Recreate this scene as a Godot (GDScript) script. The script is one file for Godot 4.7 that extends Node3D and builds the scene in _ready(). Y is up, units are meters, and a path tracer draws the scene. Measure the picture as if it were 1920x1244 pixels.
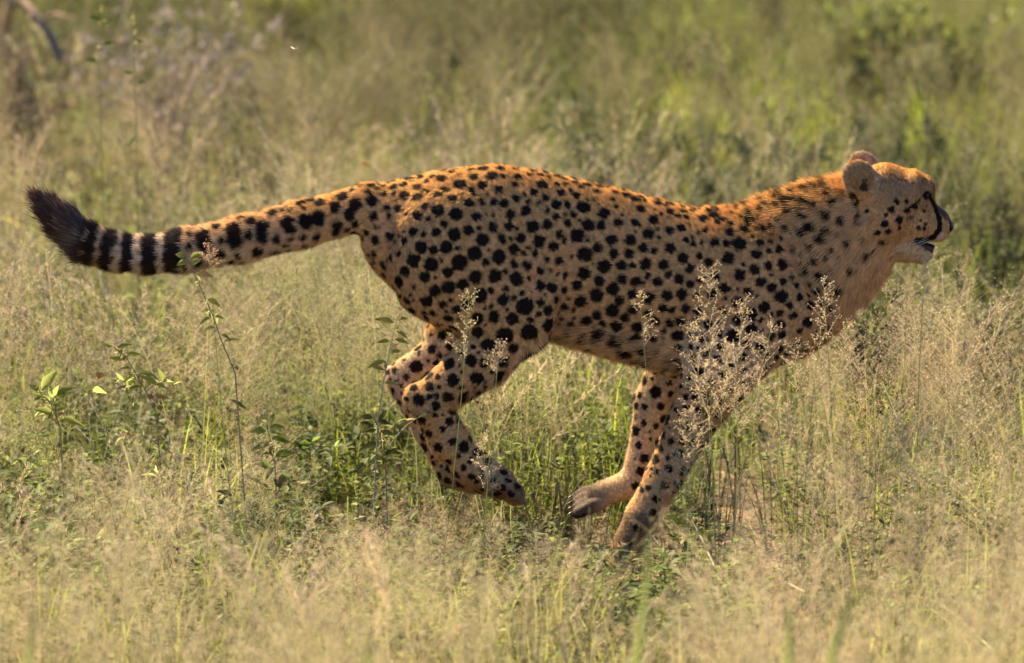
extends Node3D
# A running cheetah in dry savanna grass, low sun from behind and to the left.

const S := 880.0            # units of the animal's drawing grid per metre
const GY := 1090.0          # grid line of the ground
const CELL := 0.006
var rng := RandomNumberGenerator.new()
var patch := FastNoiseLite.new()
var fine := FastNoiseLite.new()
var used := {}


func _ready() -> void:
	rng.seed = 77
	patch.seed = 5
	patch.frequency = 0.55
	fine.seed = 9
	fine.frequency = 2.2
	camera_and_light()
	ground()
	meadow()
	background_things()
	cheetah()
	near_plants()
	small_things()


# ---------------------------------------------------------------- camera, sky, sun

func camera_and_light() -> void:
	var cam := Camera3D.new()
	cam.name = "camera"
	add_child(cam)
	var at := Vector3(0, 3.0, 15.0)
	var aim := Vector3(0, 0.539, 0)
	cam.look_at_from_position(at, aim, Vector3.UP)
	var physical := CameraAttributesPhysical.new()
	physical.frustum_focal_length = 400.0
	physical.frustum_focus_distance = 15.1
	physical.exposure_aperture = 6.2
	physical.frustum_near = 0.5
	physical.frustum_far = 2000.0
	cam.attributes = physical
	cam.keep_aspect = Camera3D.KEEP_HEIGHT
	cam.fov = rad_to_deg(2.0 * atan(0.7068 / at.distance_to(aim)))
	cam.near = 0.5
	cam.far = 2000.0
	var e := Environment.new()
	var sky := Sky.new()
	var m := ProceduralSkyMaterial.new()
	m.sky_top_color = Color(0.24, 0.42, 0.72)
	m.sky_horizon_color = Color(0.72, 0.78, 0.84)
	m.sky_curve = 0.12
	m.ground_bottom_color = Color(0.30, 0.26, 0.18)
	m.ground_horizon_color = Color(0.55, 0.52, 0.44)
	sky.sky_material = m
	e.background_mode = Environment.BG_SKY
	e.sky = sky
	e.tonemap_mode = Environment.TONE_MAPPER_LINEAR
	e.tonemap_exposure = 3.85
	e.background_energy_multiplier = 0.56
	e.sdfgi_enabled = true
	e.ssao_enabled = true
	e.ssil_enabled = true
	var w := WorldEnvironment.new()
	w.name = "world_environment"
	w.environment = e
	add_child(w)
	var sun := DirectionalLight3D.new()
	sun.name = "sun"
	sun.light_color = Color(1.0, 0.92, 0.78)
	sun.light_energy = 1.6
	sun.light_angular_distance = 0.5
	sun.shadow_enabled = true
	add_child(sun)
	sun.look_at_from_position(Vector3(-0.50, 0.70, -0.52) * 10.0, Vector3.ZERO, Vector3.UP)


# ---------------------------------------------------------------- helpers

func numbered(called: String) -> String:
	var n: int = used.get(called, 0)
	used[called] = n + 1
	return called if n == 0 else "%s_%03d" % [called, n]

func tag(o: Node, label: String, category: String, group := "", kind := "") -> void:
	if label != "":
		o.set_meta("label", label)
	if category != "":
		o.set_meta("category", category)
	if group != "":
		o.set_meta("group", group)
	if kind != "":
		o.set_meta("kind", kind)

func thing(called: String, label: String, category: String, at := Vector3.ZERO, group := "") -> Node3D:
	var o := Node3D.new()
	o.name = numbered(called)
	add_child(o)
	o.position = at
	tag(o, label, category, group)
	return o

func part(called: String, mesh: Mesh, mat: Material, parent: Node) -> MeshInstance3D:
	var o := MeshInstance3D.new()
	o.name = called if parent != self else numbered(called)
	o.mesh = mesh
	o.material_override = mat
	parent.add_child(o, true)
	return o

func multi(called: String, mesh: Mesh, mat: Material, where: Array, tint: PackedColorArray, parent: Node) -> MultiMeshInstance3D:
	var mm := MultiMesh.new()
	mm.transform_format = MultiMesh.TRANSFORM_3D
	mm.use_colors = true
	mm.mesh = mesh
	mm.instance_count = where.size()
	for i in where.size():
		var t: Transform3D = where[i]
		mm.set_instance_transform(i, t)
		mm.set_instance_color(i, tint[i])
	var o := MultiMeshInstance3D.new()
	o.name = called
	o.multimesh = mm
	o.material_override = mat
	o.set_meta("kind", "stuff")
	parent.add_child(o, true)
	return o

func plant_mat(through: float, rough := 0.7) -> StandardMaterial3D:
	var m := StandardMaterial3D.new()
	m.vertex_color_use_as_albedo = true
	m.roughness = rough
	m.metallic_specular = 0.35
	m.cull_mode = BaseMaterial3D.CULL_DISABLED
	m.backlight_enabled = true
	m.backlight = Color(through, through, through)
	return m

func grid(px: float, py: float, pz := 0.0) -> Vector3:
	return Vector3((px - 960.0) / S, (GY - py) / (S * 0.987), pz / S)

class Builder:
	var v := PackedVector3Array()
	var n := PackedVector3Array()
	var c := PackedColorArray()
	var ix := PackedInt32Array()

	func ribbon(pts: PackedVector3Array, w0: float, w1: float, side: Vector3, c0: Color, c1: Color, belly := 0.0) -> void:
		# a strip along pts, w0 wide at its foot and w1 at its tip, up to belly wider in the middle
		var last := pts.size() - 1
		var from := v.size()
		for i in pts.size():
			var t := float(i) / last
			var along := (pts[mini(i + 1, last)] - pts[maxi(i - 1, 0)]).normalized()
			var s := (side - along * side.dot(along)).normalized()
			var w := (lerpf(w0, w1, t) + belly * sin(PI * t)) * 0.5
			var nn := along.cross(s)
			v.append(pts[i] - s * w)
			v.append(pts[i] + s * w)
			n.append((nn - s * 0.35).normalized())
			n.append((nn + s * 0.35).normalized())
			var col := c0.lerp(c1, t)
			c.append(col)
			c.append(col)
		for i in last:
			var a := from + i * 2
			ix.append_array([a, a + 1, a + 2, a + 1, a + 3, a + 2])

	func diamond(at: Vector3, long: Vector3, wide: Vector3, col: Color) -> void:
		var from := v.size()
		var nn := long.cross(wide).normalized()
		for p in [at - long, at + wide, at + long, at - wide]:
			v.append(p)
			n.append(nn)
			c.append(col)
		ix.append_array([from, from + 1, from + 2, from, from + 2, from + 3])

	func leaf(foot: Vector3, along: Vector3, side: Vector3, long: float, wide: float, col: Color, droop := 0.2) -> void:
		# a folded blade with a midrib: two rows of faces that meet along the middle
		var up := side.cross(along).normalized()
		var from := v.size()
		var shape := [0.04, 0.62, 1.0, 0.86, 0.5, 0.03]
		for i in 6:
			var t := i / 5.0
			var mid := foot + along * long * t - up * long * droop * t * t
			var w: float = wide * 0.5 * shape[i]
			for k in [-1, 0, 1]:
				v.append(mid + side * (w * k) + up * (absf(k) * w * 0.28))
				n.append((up + side * (-0.3 * k) + along * droop * t).normalized())
				c.append(col if k != 0 else col * 0.86)
		for i in 5:
			for k in 2:
				var a := from + i * 3 + k
				ix.append_array([a, a + 3, a + 1, a + 1, a + 3, a + 4])

	func tube(pts: PackedVector3Array, r0: float, r1: float, col: Color, sides := 5) -> void:
		var last := pts.size() - 1
		var from := v.size()
		var ref := Vector3(0.31, 0.2, 0.93).normalized()
		for i in pts.size():
			var along := (pts[mini(i + 1, last)] - pts[maxi(i - 1, 0)]).normalized()
			var s := ref.cross(along).normalized()
			var u := along.cross(s)
			var r := lerpf(r0, r1, float(i) / last)
			for k in sides:
				var a := TAU * k / sides
				var d := s * cos(a) + u * sin(a)
				v.append(pts[i] + d * r)
				n.append(d)
				c.append(col)
		for i in last:
			for k in sides:
				var a := from + i * sides + k
				var b := from + i * sides + (k + 1) % sides
				ix.append_array([a, a + sides, b, b, a + sides, b + sides])

	func mesh() -> ArrayMesh:
		var arrays := []
		arrays.resize(Mesh.ARRAY_MAX)
		arrays[Mesh.ARRAY_VERTEX] = v
		arrays[Mesh.ARRAY_NORMAL] = n
		arrays[Mesh.ARRAY_COLOR] = c
		arrays[Mesh.ARRAY_INDEX] = ix
		var m := ArrayMesh.new()
		m.add_surface_from_arrays(Mesh.PRIMITIVE_TRIANGLES, arrays)
		return m

func rvec() -> Vector3:
	return Vector3(rng.randfn(), rng.randfn(), rng.randfn()).normalized()

func curve3(a: Vector3, b: Vector3, c: Vector3, steps: int) -> PackedVector3Array:
	var out := PackedVector3Array()
	for i in steps + 1:
		var t := float(i) / steps
		out.append(a * (1 - t) * (1 - t) + b * 2 * t * (1 - t) + c * t * t)
	return out

func at_curve(p: PackedVector3Array, t: float) -> Vector3:
	var f := clampf(t, 0, 0.9999) * (p.size() - 1)
	var i := int(f)
	return p[i].lerp(p[i + 1], f - i)


# ---------------------------------------------------------------- ground

func ground() -> void:
	var m := StandardMaterial3D.new()
	var n := NoiseTexture2D.new()
	n.width = 512
	n.height = 512
	n.seamless = true
	var f := FastNoiseLite.new()
	f.seed = 3
	f.frequency = 0.02
	f.fractal_octaves = 5
	n.noise = f
	var ramp := Gradient.new()
	ramp.set_color(0, Color(0.28, 0.22, 0.13))
	ramp.set_color(1, Color(0.62, 0.50, 0.35))
	n.color_ramp = ramp
	m.albedo_texture = n
	m.uv1_triplanar = true
	m.uv1_world_triplanar = true
	m.uv1_scale = Vector3(0.9, 0.9, 0.9)
	m.roughness = 0.95
	var p := PlaneMesh.new()
	p.size = Vector2(1600, 1600)
	var o := part("ground", p, m, self)
	tag(o, "", "", "", "structure")


# ---------------------------------------------------------------- meadow

func airy_clump(culms: int, tall: float, seedy: float) -> ArrayMesh:
	# a tuft of thin stalks with open, much-branched seed heads
	var b := Builder.new()
	for k in culms:
		var foot := Vector3(rng.randf_range(-0.05, 0.05), 0, rng.randf_range(-0.05, 0.05))
		var h := tall * rng.randf_range(0.6, 1.05)
		var a := rng.randf() * TAU
		var lean := Vector3(cos(a), 0, sin(a)) * h * rng.randf_range(0.05, 0.42)
		var top := foot + lean + Vector3.UP * h
		var p := curve3(foot, foot + lean * 0.15 + Vector3.UP * h * 0.6, top, 6)
		var side := rvec()
		b.ribbon(p, 0.0019, 0.0008, side, Color(0.62, 0.78, 0.42), Color(0.95, 0.93, 0.82))
		var nodes := rng.randi_range(8, 12)
		var warm := rng.randf_range(0.85, 1.12)
		for j in nodes:
			var t := 0.58 + 0.42 * float(j) / nodes
			var root := at_curve(p, t)
			for q in rng.randi_range(2, 3):
				var az := rng.randf() * TAU
				var up := rng.randf_range(0.5, 1.3)
				var dir := (Vector3(cos(az), up, sin(az)) + lean.normalized() * 0.3).normalized()
				var long := tall * rng.randf_range(0.10, 0.24) * (1.15 - 0.8 * float(j) / nodes)
				var tip := root + dir * long - Vector3.UP * long * 0.12
				var br := curve3(root, root + dir * long * 0.5, tip, 2)
				b.ribbon(br, 0.0007, 0.0004, rvec(), Color(0.95, 0.88, 0.70), Color(1.0, 0.9, 0.72))
				for s in int(rng.randi_range(3, 6) * seedy):
					var on := at_curve(br, rng.randf_range(0.25, 1.0))
					var off := rvec() * rng.randf_range(0.002, 0.012)
					var tone := rng.randf_range(0.75, 1.25) * warm
					b.diamond(on + off, rvec() * rng.randf_range(0.002, 0.0036), rvec() * 0.0014, Color(1.08 * tone, 0.98 * tone, 0.82 * tone))
	for k in culms:
		blade(b, rng.randf_range(0.10, 0.28), rng.randf_range(0.002, 0.004), Color(0.65, 0.8, 0.4), Color(0.95, 0.92, 0.7), 0.05)
	return b.mesh()

func plume_clump(culms: int, tall: float) -> ArrayMesh:
	# a tuft of grass with dense, nodding plumes
	var b := Builder.new()
	var drift := rng.randf() * TAU
	for k in culms:
		var foot := Vector3(rng.randf_range(-0.06, 0.06), 0, rng.randf_range(-0.06, 0.06))
		var h := tall * rng.randf_range(0.55, 1.05)
		var a := drift + rng.randfn() * 0.7
		var out := Vector3(cos(a), 0, sin(a))
		var p := curve3(foot, foot + out * h * 0.06 + Vector3.UP * h * 0.7, foot + out * h * rng.randf_range(0.2, 0.5) + Vector3.UP * h, 7)
		b.ribbon(p, 0.002, 0.0009, rvec(), Color(0.55, 0.7, 0.36), Color(0.95, 0.92, 0.8))
		var long := rng.randf_range(0.24, 0.42)
		for j in 46:
			var t := 1.0 - long * rng.randf()
			var on := at_curve(p, t)
			var along := (at_curve(p, minf(t + 0.05, 1.0)) - on + Vector3.UP * 0.001).normalized()
			var d := (along + rvec() * 0.55).normalized()
			var reach := rng.randf_range(0.008, 0.028)
			var tone := rng.randf_range(0.8, 1.25)
			b.diamond(on + d * reach * 0.5, d * reach * 0.5, d.cross(rvec()).normalized() * 0.0014, Color(1.1 * tone, 1.0 * tone, 0.84 * tone))
		blade(b, tall * rng.randf_range(0.3, 0.6), 0.004, Color(0.5, 0.62, 0.3), Color(0.9, 0.9, 0.6), 0.06)
	return b.mesh()

func blade(b: Builder, long: float, wide: float, c0: Color, c1: Color, spread: float) -> void:
	var foot := Vector3(rng.randf_range(-spread, spread), 0, rng.randf_range(-spread, spread))
	var a := rng.randf() * TAU
	var out := Vector3(cos(a), 0, sin(a))
	var bend := rng.randf_range(0.15, 0.75)
	var p := curve3(foot, foot + Vector3.UP * long * 0.62 + out * long * bend * 0.2, foot + Vector3.UP * long * (1.0 - bend * 0.45) + out * long * bend * 0.8, 5)
	var turn := rng.randf_range(-0.6, 0.6)
	var side := Vector3(-out.z, 0, out.x).rotated(Vector3.UP, turn)
	b.ribbon(p, wide * 0.8, wide * 0.08, side, c0, c1, wide * 0.35)

func blade_clump(count: int, tall: float, wide: float, spread: float) -> ArrayMesh:
	var b := Builder.new()
	for k in count:
		var y := rng.randf()
		var tip := Color(1.0, 1.0, 0.9).lerp(Color(1.5, 1.15, 0.9), y * y * y)
		blade(b, tall * rng.randf_range(0.45, 1.05), wide * rng.randf_range(0.6, 1.2), Color(0.85, 0.9, 0.8) * rng.randf_range(0.8, 1.1), tip * rng.randf_range(0.85, 1.15), spread)
	return b.mesh()

func straw_litter(count: int, tall: float) -> ArrayMesh:
	# broken, leaning and fallen dry stems and leaves
	var b := Builder.new()
	for k in count:
		var foot := Vector3(rng.randf_range(-0.12, 0.12), rng.randf_range(0.0, 0.03), rng.randf_range(-0.12, 0.12))
		var a := rng.randf() * TAU
		var up := rng.randf_range(0.05, 1.0)
		var d := Vector3(cos(a), up, sin(a)).normalized() * tall * rng.randf_range(0.4, 1.0)
		var tone := rng.randf_range(0.6, 1.2)
		b.ribbon(curve3(foot, foot + d * 0.55 + rvec() * 0.01, foot + d - Vector3.UP * tall * 0.1 * rng.randf(), 4), rng.randf_range(0.0015, 0.0035), 0.0006, rvec(), Color(tone, tone * 0.95, tone * 0.85), Color(tone * 1.1, tone, tone * 0.9))
	return b.mesh()

func herb(stems: int, tall: float, size: float) -> ArrayMesh:
	# a low leafy weed
	var b := Builder.new()
	for k in stems:
		var a := rng.randf() * TAU
		var out := Vector3(cos(a), 0, sin(a))
		var h := tall * rng.randf_range(0.5, 1.0)
		var p := curve3(out * 0.01, out * 0.03 + Vector3.UP * h * 0.6, out * rng.randf_range(0.03, 0.14) + Vector3.UP * h, 5)
		b.ribbon(p, 0.0022, 0.001, rvec(), Color(0.9, 0.75, 0.5), Color(0.8, 0.9, 0.6))
		for j in rng.randi_range(6, 11):
			var on := at_curve(p, rng.randf_range(0.15, 1.0))
			var az := rng.randf() * TAU
			var along := Vector3(cos(az), rng.randf_range(-0.1, 0.8), sin(az)).normalized()
			var side := along.cross(Vector3.UP + rvec() * 0.4).normalized()
			var tone := rng.randf_range(0.7, 1.25)
			b.leaf(on, along, side, size * rng.randf_range(0.6, 1.3), size * rng.randf_range(0.3, 0.55), Color(tone, tone, tone * 0.9), rng.randf_range(0.05, 0.4))
	return b.mesh()

func height_limit(x: float, z: float) -> float:
	# how high the grass may stand at a spot: the animal runs through a low lane, taller grass on both sides of it
	if z < -0.28:
		return 0.9
	var clear := 0.15 if x > -0.45 and x < 0.62 else 0.30
	if x > 0.10 and x < 0.36:
		clear = 0.08
	if x <= -0.45:
		clear = 0.36
	if x > 0.62:
		clear = 0.50 - 0.1 * clampf(z, 0, 1)
	if z > 0.0:
		clear += 0.20 * z
	return clear + 0.16 * maxf(0.0, patch.get_noise_2d(x * 3.0 + 40.0, z * 3.0)) * (0.3 + z)

func spread(density: float, accept: Callable, variants: Array, tall: float, called: String, mat: Material, label: String, category: String) -> void:
	# scatters variants over the meadow; accept(x, z) gives [share kept, tint]
	var lists := []
	var tints := []
	for i in variants.size():
		lists.append([])
		tints.append(PackedColorArray())
	var x0 := -6.5
	var x1 := 6.5
	var z0 := -27.0
	var z1 := 4.6
	var count := int(density * (x1 - x0) * (z1 - z0))
	for i in count:
		var x := rng.randf_range(x0, x1)
		var z := rng.randf_range(z0, z1)
		var edge := 1.0 if absf(x) < 2.9 and z > -11.5 else 0.35 if z > -14.0 else 0.22
		if rng.randf() > edge:
			continue
		var keep: Array = accept.call(x, z)
		if rng.randf() > keep[0]:
			continue
		var lim := height_limit(x, z)
		var s := rng.randf_range(0.7, 1.15)
		if tall * s > lim:
			s = lim / tall * rng.randf_range(0.75, 1.0)
			if s < 0.22:
				continue
		var k := rng.randi() % variants.size()
		var basis := Basis.from_euler(Vector3(rng.randfn() * 0.08, rng.randf() * TAU, rng.randfn() * 0.08)).scaled(Vector3(lerpf(s, 1.0, 0.4), s, lerpf(s, 1.0, 0.4)))
		lists[k].append(Transform3D(basis, Vector3(x, -0.005, z)))
		var c: Color = keep[1]
		var tone := rng.randf_range(0.55, 1.3)
		tints[k].append(Color(c.r * tone, c.g * tone * rng.randf_range(0.94, 1.06), c.b * tone))
	var root := thing(called, label, category)
	root.set_meta("kind", "stuff")
	for k in variants.size():
		multi("tuft", variants[k], mat, lists[k], tints[k], root)

func mixc(a: Color, b: Color, t: float) -> Color:
	return a.lerp(b, clampf(t, 0, 1))

func meadow() -> void:
	rng.seed = 161
	var straw := Color(0.54, 0.48, 0.29)
	var pink := Color(0.50, 0.41, 0.29)
	var olive := Color(0.21, 0.20, 0.08)
	var leafy := Color(0.16, 0.22, 0.04)
	var lime := Color(0.31, 0.36, 0.045)
	var dark := Color(0.06, 0.085, 0.025)
	var v := []
	for i in 9:
		v.append(airy_clump(rng.randi_range(4, 8), 0.56, 1.0))
	spread(58.0, func(x: float, z: float) -> Array:
		var p := patch.get_noise_2d(x, z)
		var f := fine.get_noise_2d(x, z)
		var share := clampf(0.40 + p * 0.9 + f * 1.1 + patch.get_noise_2d(x * 12.0, z * 9.0) * 1.2, 0.02, 1.0)
		var c := mixc(straw, pink, 0.5 + f)
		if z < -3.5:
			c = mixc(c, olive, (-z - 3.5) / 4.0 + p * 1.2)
		if z < -1.2:
			share *= 0.6
		c = mixc(c, Color(0.28, 0.29, 0.13), 0.08 + p * 0.9)
		if x > 0.2 and z < -1.5:
			c = mixc(c, olive, 0.5 + p)
			share *= 0.7
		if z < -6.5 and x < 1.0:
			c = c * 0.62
		if z < -2.4 and z > -5.5 and x > 0.15:
			share *= 0.6
		if z > 1.4:
			share = clampf(share + 0.22, 0.0, 1.0)
			c = mixc(c, Color(0.58, 0.50, 0.32), 0.35)
		if z > 0.0 and x > 0.0 and x < 0.42:
			share *= 0.45
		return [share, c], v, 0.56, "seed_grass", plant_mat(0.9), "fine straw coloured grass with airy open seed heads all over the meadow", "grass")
	v = []
	for i in 6:
		v.append(plume_clump(rng.randi_range(6, 10), 0.52))
	spread(34.0, func(x: float, z: float) -> Array:
		var p := patch.get_noise_2d(x * 1.3 - 25.0, z * 1.3)
		var f := patch.get_noise_2d(x * 9.0, z * 6.0 + 14.0)
		var share := clampf(0.35 + p * 0.9 + f * 1.3, 0.02, 1.0)
		var c := mixc(straw, pink, 0.5 + f)
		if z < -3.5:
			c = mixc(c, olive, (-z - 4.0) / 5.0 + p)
		if x > 0.4:
			c = mixc(c, Color(0.26, 0.28, 0.12), 0.6)
			share *= 0.7
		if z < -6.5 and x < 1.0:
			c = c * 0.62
		if z < -2.4 and z > -5.5 and x > 0.15:
			share *= 0.5
		if z > -0.5:
			share *= 0.3
		else:
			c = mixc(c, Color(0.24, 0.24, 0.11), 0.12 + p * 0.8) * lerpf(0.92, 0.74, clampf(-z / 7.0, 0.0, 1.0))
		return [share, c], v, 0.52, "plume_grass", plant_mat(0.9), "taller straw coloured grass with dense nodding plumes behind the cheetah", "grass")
	v = []
	for i in 6:
		v.append(blade_clump(rng.randi_range(9, 15), 0.36, 0.0055, 0.06))
	spread(60.0, func(x: float, z: float) -> Array:
		var p := patch.get_noise_2d(x + 30.0, z)
		var f := fine.get_noise_2d(x + 30.0, z)
		var share := clampf(0.34 + p * 0.7 + f * 0.7, 0.03, 1.0)
		var c := mixc(leafy, lime, 0.5 + f * 1.2)
		if z < -5.0 and x > 0.4:
			share = clampf(0.7 + f * 0.8, 0.2, 1.0)
			c = mixc(c, lime, 0.6 + p)
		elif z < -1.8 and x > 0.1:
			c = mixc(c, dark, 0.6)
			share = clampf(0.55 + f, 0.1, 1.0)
		elif z < -2.5 and x < 0.8:
			c = mixc(c, Color(0.19, 0.16, 0.075), 0.6)
			share *= 0.8
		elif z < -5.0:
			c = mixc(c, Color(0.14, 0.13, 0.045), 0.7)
		elif x < 0.3 and z > -0.4 and z < 0.7:
			share *= 0.35
		if z > 1.0:
			share = clampf(share + 0.28, 0.0, 1.0)
			c = mixc(c, Color(0.38, 0.36, 0.11), 0.6)
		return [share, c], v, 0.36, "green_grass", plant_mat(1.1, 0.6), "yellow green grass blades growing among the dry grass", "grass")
	v = []
	for i in 4:
		v.append(straw_litter(30, 0.22))
	spread(60.0, func(x: float, z: float) -> Array:
		var f := fine.get_noise_2d(x, z + 50.0)
		return [0.8, mixc(straw, Color(0.34, 0.25, 0.13), 0.4 + f)], v, 0.22, "dry_litter", plant_mat(0.7), "broken dry straw and fallen leaves on the sandy soil", "dead grass")
	v = []
	for i in 6:
		v.append(herb(rng.randi_range(5, 8), 0.26, 0.025))
	spread(120.0, func(x: float, z: float) -> Array:
		var p := patch.get_noise_2d(x - 60.0, z)
		var f := fine.get_noise_2d(x - 10.0, z)
		var share := clampf(0.30 + p * 0.8 + f * 1.1, 0.02, 1.0)
		if z > -3.0 and x < 0.1:
			share = minf(1.0, share + 0.25)
		var c := mixc(Color(0.12, 0.16, 0.04), Color(0.33, 0.36, 0.09), 0.5 + fine.get_noise_2d(x, z - 20.0) * 1.2)
		return [share, c], v, 0.26, "ground_herbs", plant_mat(1.0, 0.6), "low leafy green weeds covering the ground between the grass", "weeds")

	v = []
	for i in 6:
		v.append(herb(rng.randi_range(5, 9), 0.30, 0.034))
	spread(60.0, func(x: float, z: float) -> Array:
		if z < -1.6 or z > 0.9 or x > 0.35:
			return [0.03, Color(0.14, 0.19, 0.05)]
		var f := fine.get_noise_2d(x * 1.2 + 70.0, z * 1.2)
		return [clampf(0.42 + f * 1.6, 0.0, 1.0), mixc(Color(0.12, 0.17, 0.045), Color(0.29, 0.33, 0.09), 0.5 - f)], v, 0.30, "leafy_undergrowth", plant_mat(1.1, 0.6), "tangle of small leafy green weeds on the left below the tail", "weeds")
	v = []  # dark blade tufts, coloured to stand in for shaded gaps in the grass
	for i in 4:
		v.append(blade_clump(22, 0.34, 0.006, 0.09))
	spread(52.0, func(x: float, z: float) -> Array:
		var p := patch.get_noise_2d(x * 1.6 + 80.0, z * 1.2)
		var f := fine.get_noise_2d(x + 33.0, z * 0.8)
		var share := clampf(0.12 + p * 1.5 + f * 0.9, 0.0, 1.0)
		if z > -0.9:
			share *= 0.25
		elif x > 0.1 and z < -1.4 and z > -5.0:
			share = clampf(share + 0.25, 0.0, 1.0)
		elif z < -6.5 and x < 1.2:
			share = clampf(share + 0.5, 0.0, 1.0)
		return [share, mixc(Color(0.05, 0.06, 0.02), Color(0.13, 0.11, 0.05), 0.5 + f)], v, 0.34, "olive_grass", plant_mat(0.6, 0.7), "dark olive tufts of coarse grass standing in for shade between the lighter clumps", "grass")


# a point of the meadow's space: where it shows in the photograph's frame and how far before or behind the animal it stands
func spot_at(px: float, py: float, z: float) -> Vector3:
	var eye := Vector3(0, 3.0, 15.0)
	return eye + (grid(px, py, 0) - eye) * ((15.0 - z) / 15.0)

func shrub(called: String, label: String, category: String, px: float, py: float, z: float, wide: float, leaf_size: float, count: int, col: Color, twig: Color, group := "") -> void:
	# py is where its top stands
	var top := spot_at(px, py, z)
	var tall := maxf(top.y, 0.18)
	var root := thing(called, label, category, Vector3(top.x, 0, z), group)
	var b := Builder.new()
	var l := Builder.new()
	for k in 14:
		var a := rng.randf() * TAU
		var out := Vector3(cos(a), 0, sin(a)) * wide * rng.randf_range(0.1, 0.5)
		var h := tall * rng.randf_range(0.6, 1.0)
		var p := curve3(out * 0.08, out * 0.4 + Vector3.UP * h * 0.55, out + Vector3.UP * h, 6)
		b.tube(p, 0.004, 0.0012, Color.WHITE, 4)
		for j in 5:
			var from := at_curve(p, rng.randf_range(0.25, 0.9))
			var tip := from + (rvec() + Vector3.UP * 0.6) * wide * rng.randf_range(0.08, 0.22)
			b.tube(PackedVector3Array([from, (from + tip) * 0.5 + rvec() * 0.01, tip]), 0.0018, 0.0008, Color.WHITE, 3)
			for q in maxi(1, count / 70):
				var on := from.lerp(tip, rng.randf_range(0.1, 1.1)) + rvec() * 0.012
				var along := (rvec() + Vector3.UP * 0.4).normalized()
				var tone := rng.randf_range(0.6, 1.35)
				l.leaf(on, along, along.cross(rvec()).normalized(), leaf_size * rng.randf_range(0.6, 1.3), leaf_size * rng.randf_range(0.2, 0.45), Color(col.r * tone, col.g * tone, col.b * tone), 0.2)
	var bark := plant_mat(0.1, 0.8)
	bark.albedo_color = twig
	part("branches", b.mesh(), bark, root)
	if count > 0:
		part("foliage", l.mesh(), plant_mat(0.9, 0.6), root)

func background_things() -> void:
	rng.seed = 238
	var grey_green := Color(0.075, 0.09, 0.04)
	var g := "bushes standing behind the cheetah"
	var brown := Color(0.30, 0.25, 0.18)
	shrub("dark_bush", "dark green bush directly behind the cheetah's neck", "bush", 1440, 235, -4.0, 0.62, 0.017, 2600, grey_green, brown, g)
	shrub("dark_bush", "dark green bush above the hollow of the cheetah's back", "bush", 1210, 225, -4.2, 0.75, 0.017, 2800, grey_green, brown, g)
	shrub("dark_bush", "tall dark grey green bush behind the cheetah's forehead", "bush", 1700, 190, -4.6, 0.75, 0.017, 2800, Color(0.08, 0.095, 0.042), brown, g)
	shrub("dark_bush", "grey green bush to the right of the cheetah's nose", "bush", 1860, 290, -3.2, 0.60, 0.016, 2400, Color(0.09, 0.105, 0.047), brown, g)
	shrub("dark_bush", "low dark bush added to stand in for shade under the cheetah's chin", "bush", 1650, 520, -1.5, 0.38, 0.024, 2000, Color(0.06, 0.08, 0.03), brown, g)  # dark leaves added to stand in for the shade under the chin
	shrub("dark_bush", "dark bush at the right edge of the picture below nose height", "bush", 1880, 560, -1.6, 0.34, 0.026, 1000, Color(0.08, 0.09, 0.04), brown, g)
	shrub("dark_bush", "dark green bush added for the dark gap high above the cheetah's hips", "bush", 800, 70, -7.6, 0.42, 0.040, 1200, Color(0.06, 0.08, 0.03), brown, g)  # bush added to stand in for a dark gap in the growth
	shrub("yellow_bush", "blurred yellow green bush at the top edge left of the middle", "bush", 520, -20, -9.0, 0.8, 0.045, 1600, Color(0.32, 0.34, 0.03), brown)
	shrub("yellow_bush", "blurred olive bush in the top left beyond the dead branch", "bush", 180, -40, -9.2, 1.0, 0.045, 1800, Color(0.26, 0.28, 0.05), brown)
	shrub("lime_bush", "yellow green bush at the upper right above the cheetah's head", "bush", 1690, 40, -7.2, 0.9, 0.05, 2600, Color(0.20, 0.23, 0.055), brown)
	shrub("lime_bush", "yellow green growth at the right edge near the top", "bush", 1900, 70, -7.0, 0.8, 0.05, 2200, Color(0.21, 0.23, 0.06), brown)
	shrub("dead_bush", "grey twiggy dead bush at the upper left", "dead bush", 330, 15, -5.6, 0.9, 0.03, 900, Color(0.30, 0.25, 0.21), Color(0.38, 0.33, 0.30))
	shrub("dead_bush", "brown dead bush at the left edge under the bare branch", "dead bush", 25, 25, -5.4, 0.45, 0.03, 900, Color(0.20, 0.15, 0.10), Color(0.26, 0.21, 0.17))
	# the bare branch in the top left corner
	var wood := StandardMaterial3D.new()
	wood.albedo_color = Color(0.52, 0.41, 0.31)
	wood.roughness = 0.85
	var foot := spot_at(10, 150, -6.6)
	var o := thing("dead_branch", "pale grey bare branch arching in the top left corner", "branch", foot)
	var b := Builder.new()
	var p := PackedVector3Array()
	for q in [[10, 150], [12, 70], [25, 15], [50, 10], [80, 45], [105, 80], [118, 118]]:
		p.append(spot_at(q[0], q[1], -6.6 + 0.002 * q[0]) - foot)
	b.tube(p, 0.021, 0.013, Color.WHITE, 8)
	part("limb", b.mesh(), wood, o)
	b = Builder.new()
	b.tube(PackedVector3Array([p[2], p[2] + Vector3(-0.02, 0.10, 0.02), p[2] + Vector3(0.03, 0.22, 0.0)]), 0.012, 0.005, Color.WHITE, 7)
	part("twig", b.mesh(), wood, o)
	b = Builder.new()
	b.tube(PackedVector3Array([p[4], p[4] + Vector3(0.05, 0.03, 0.05), p[4] + Vector3(0.12, 0.02, 0.10)]), 0.008, 0.003, Color.WHITE, 7)
	part("twig", b.mesh(), wood, o)


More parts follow.
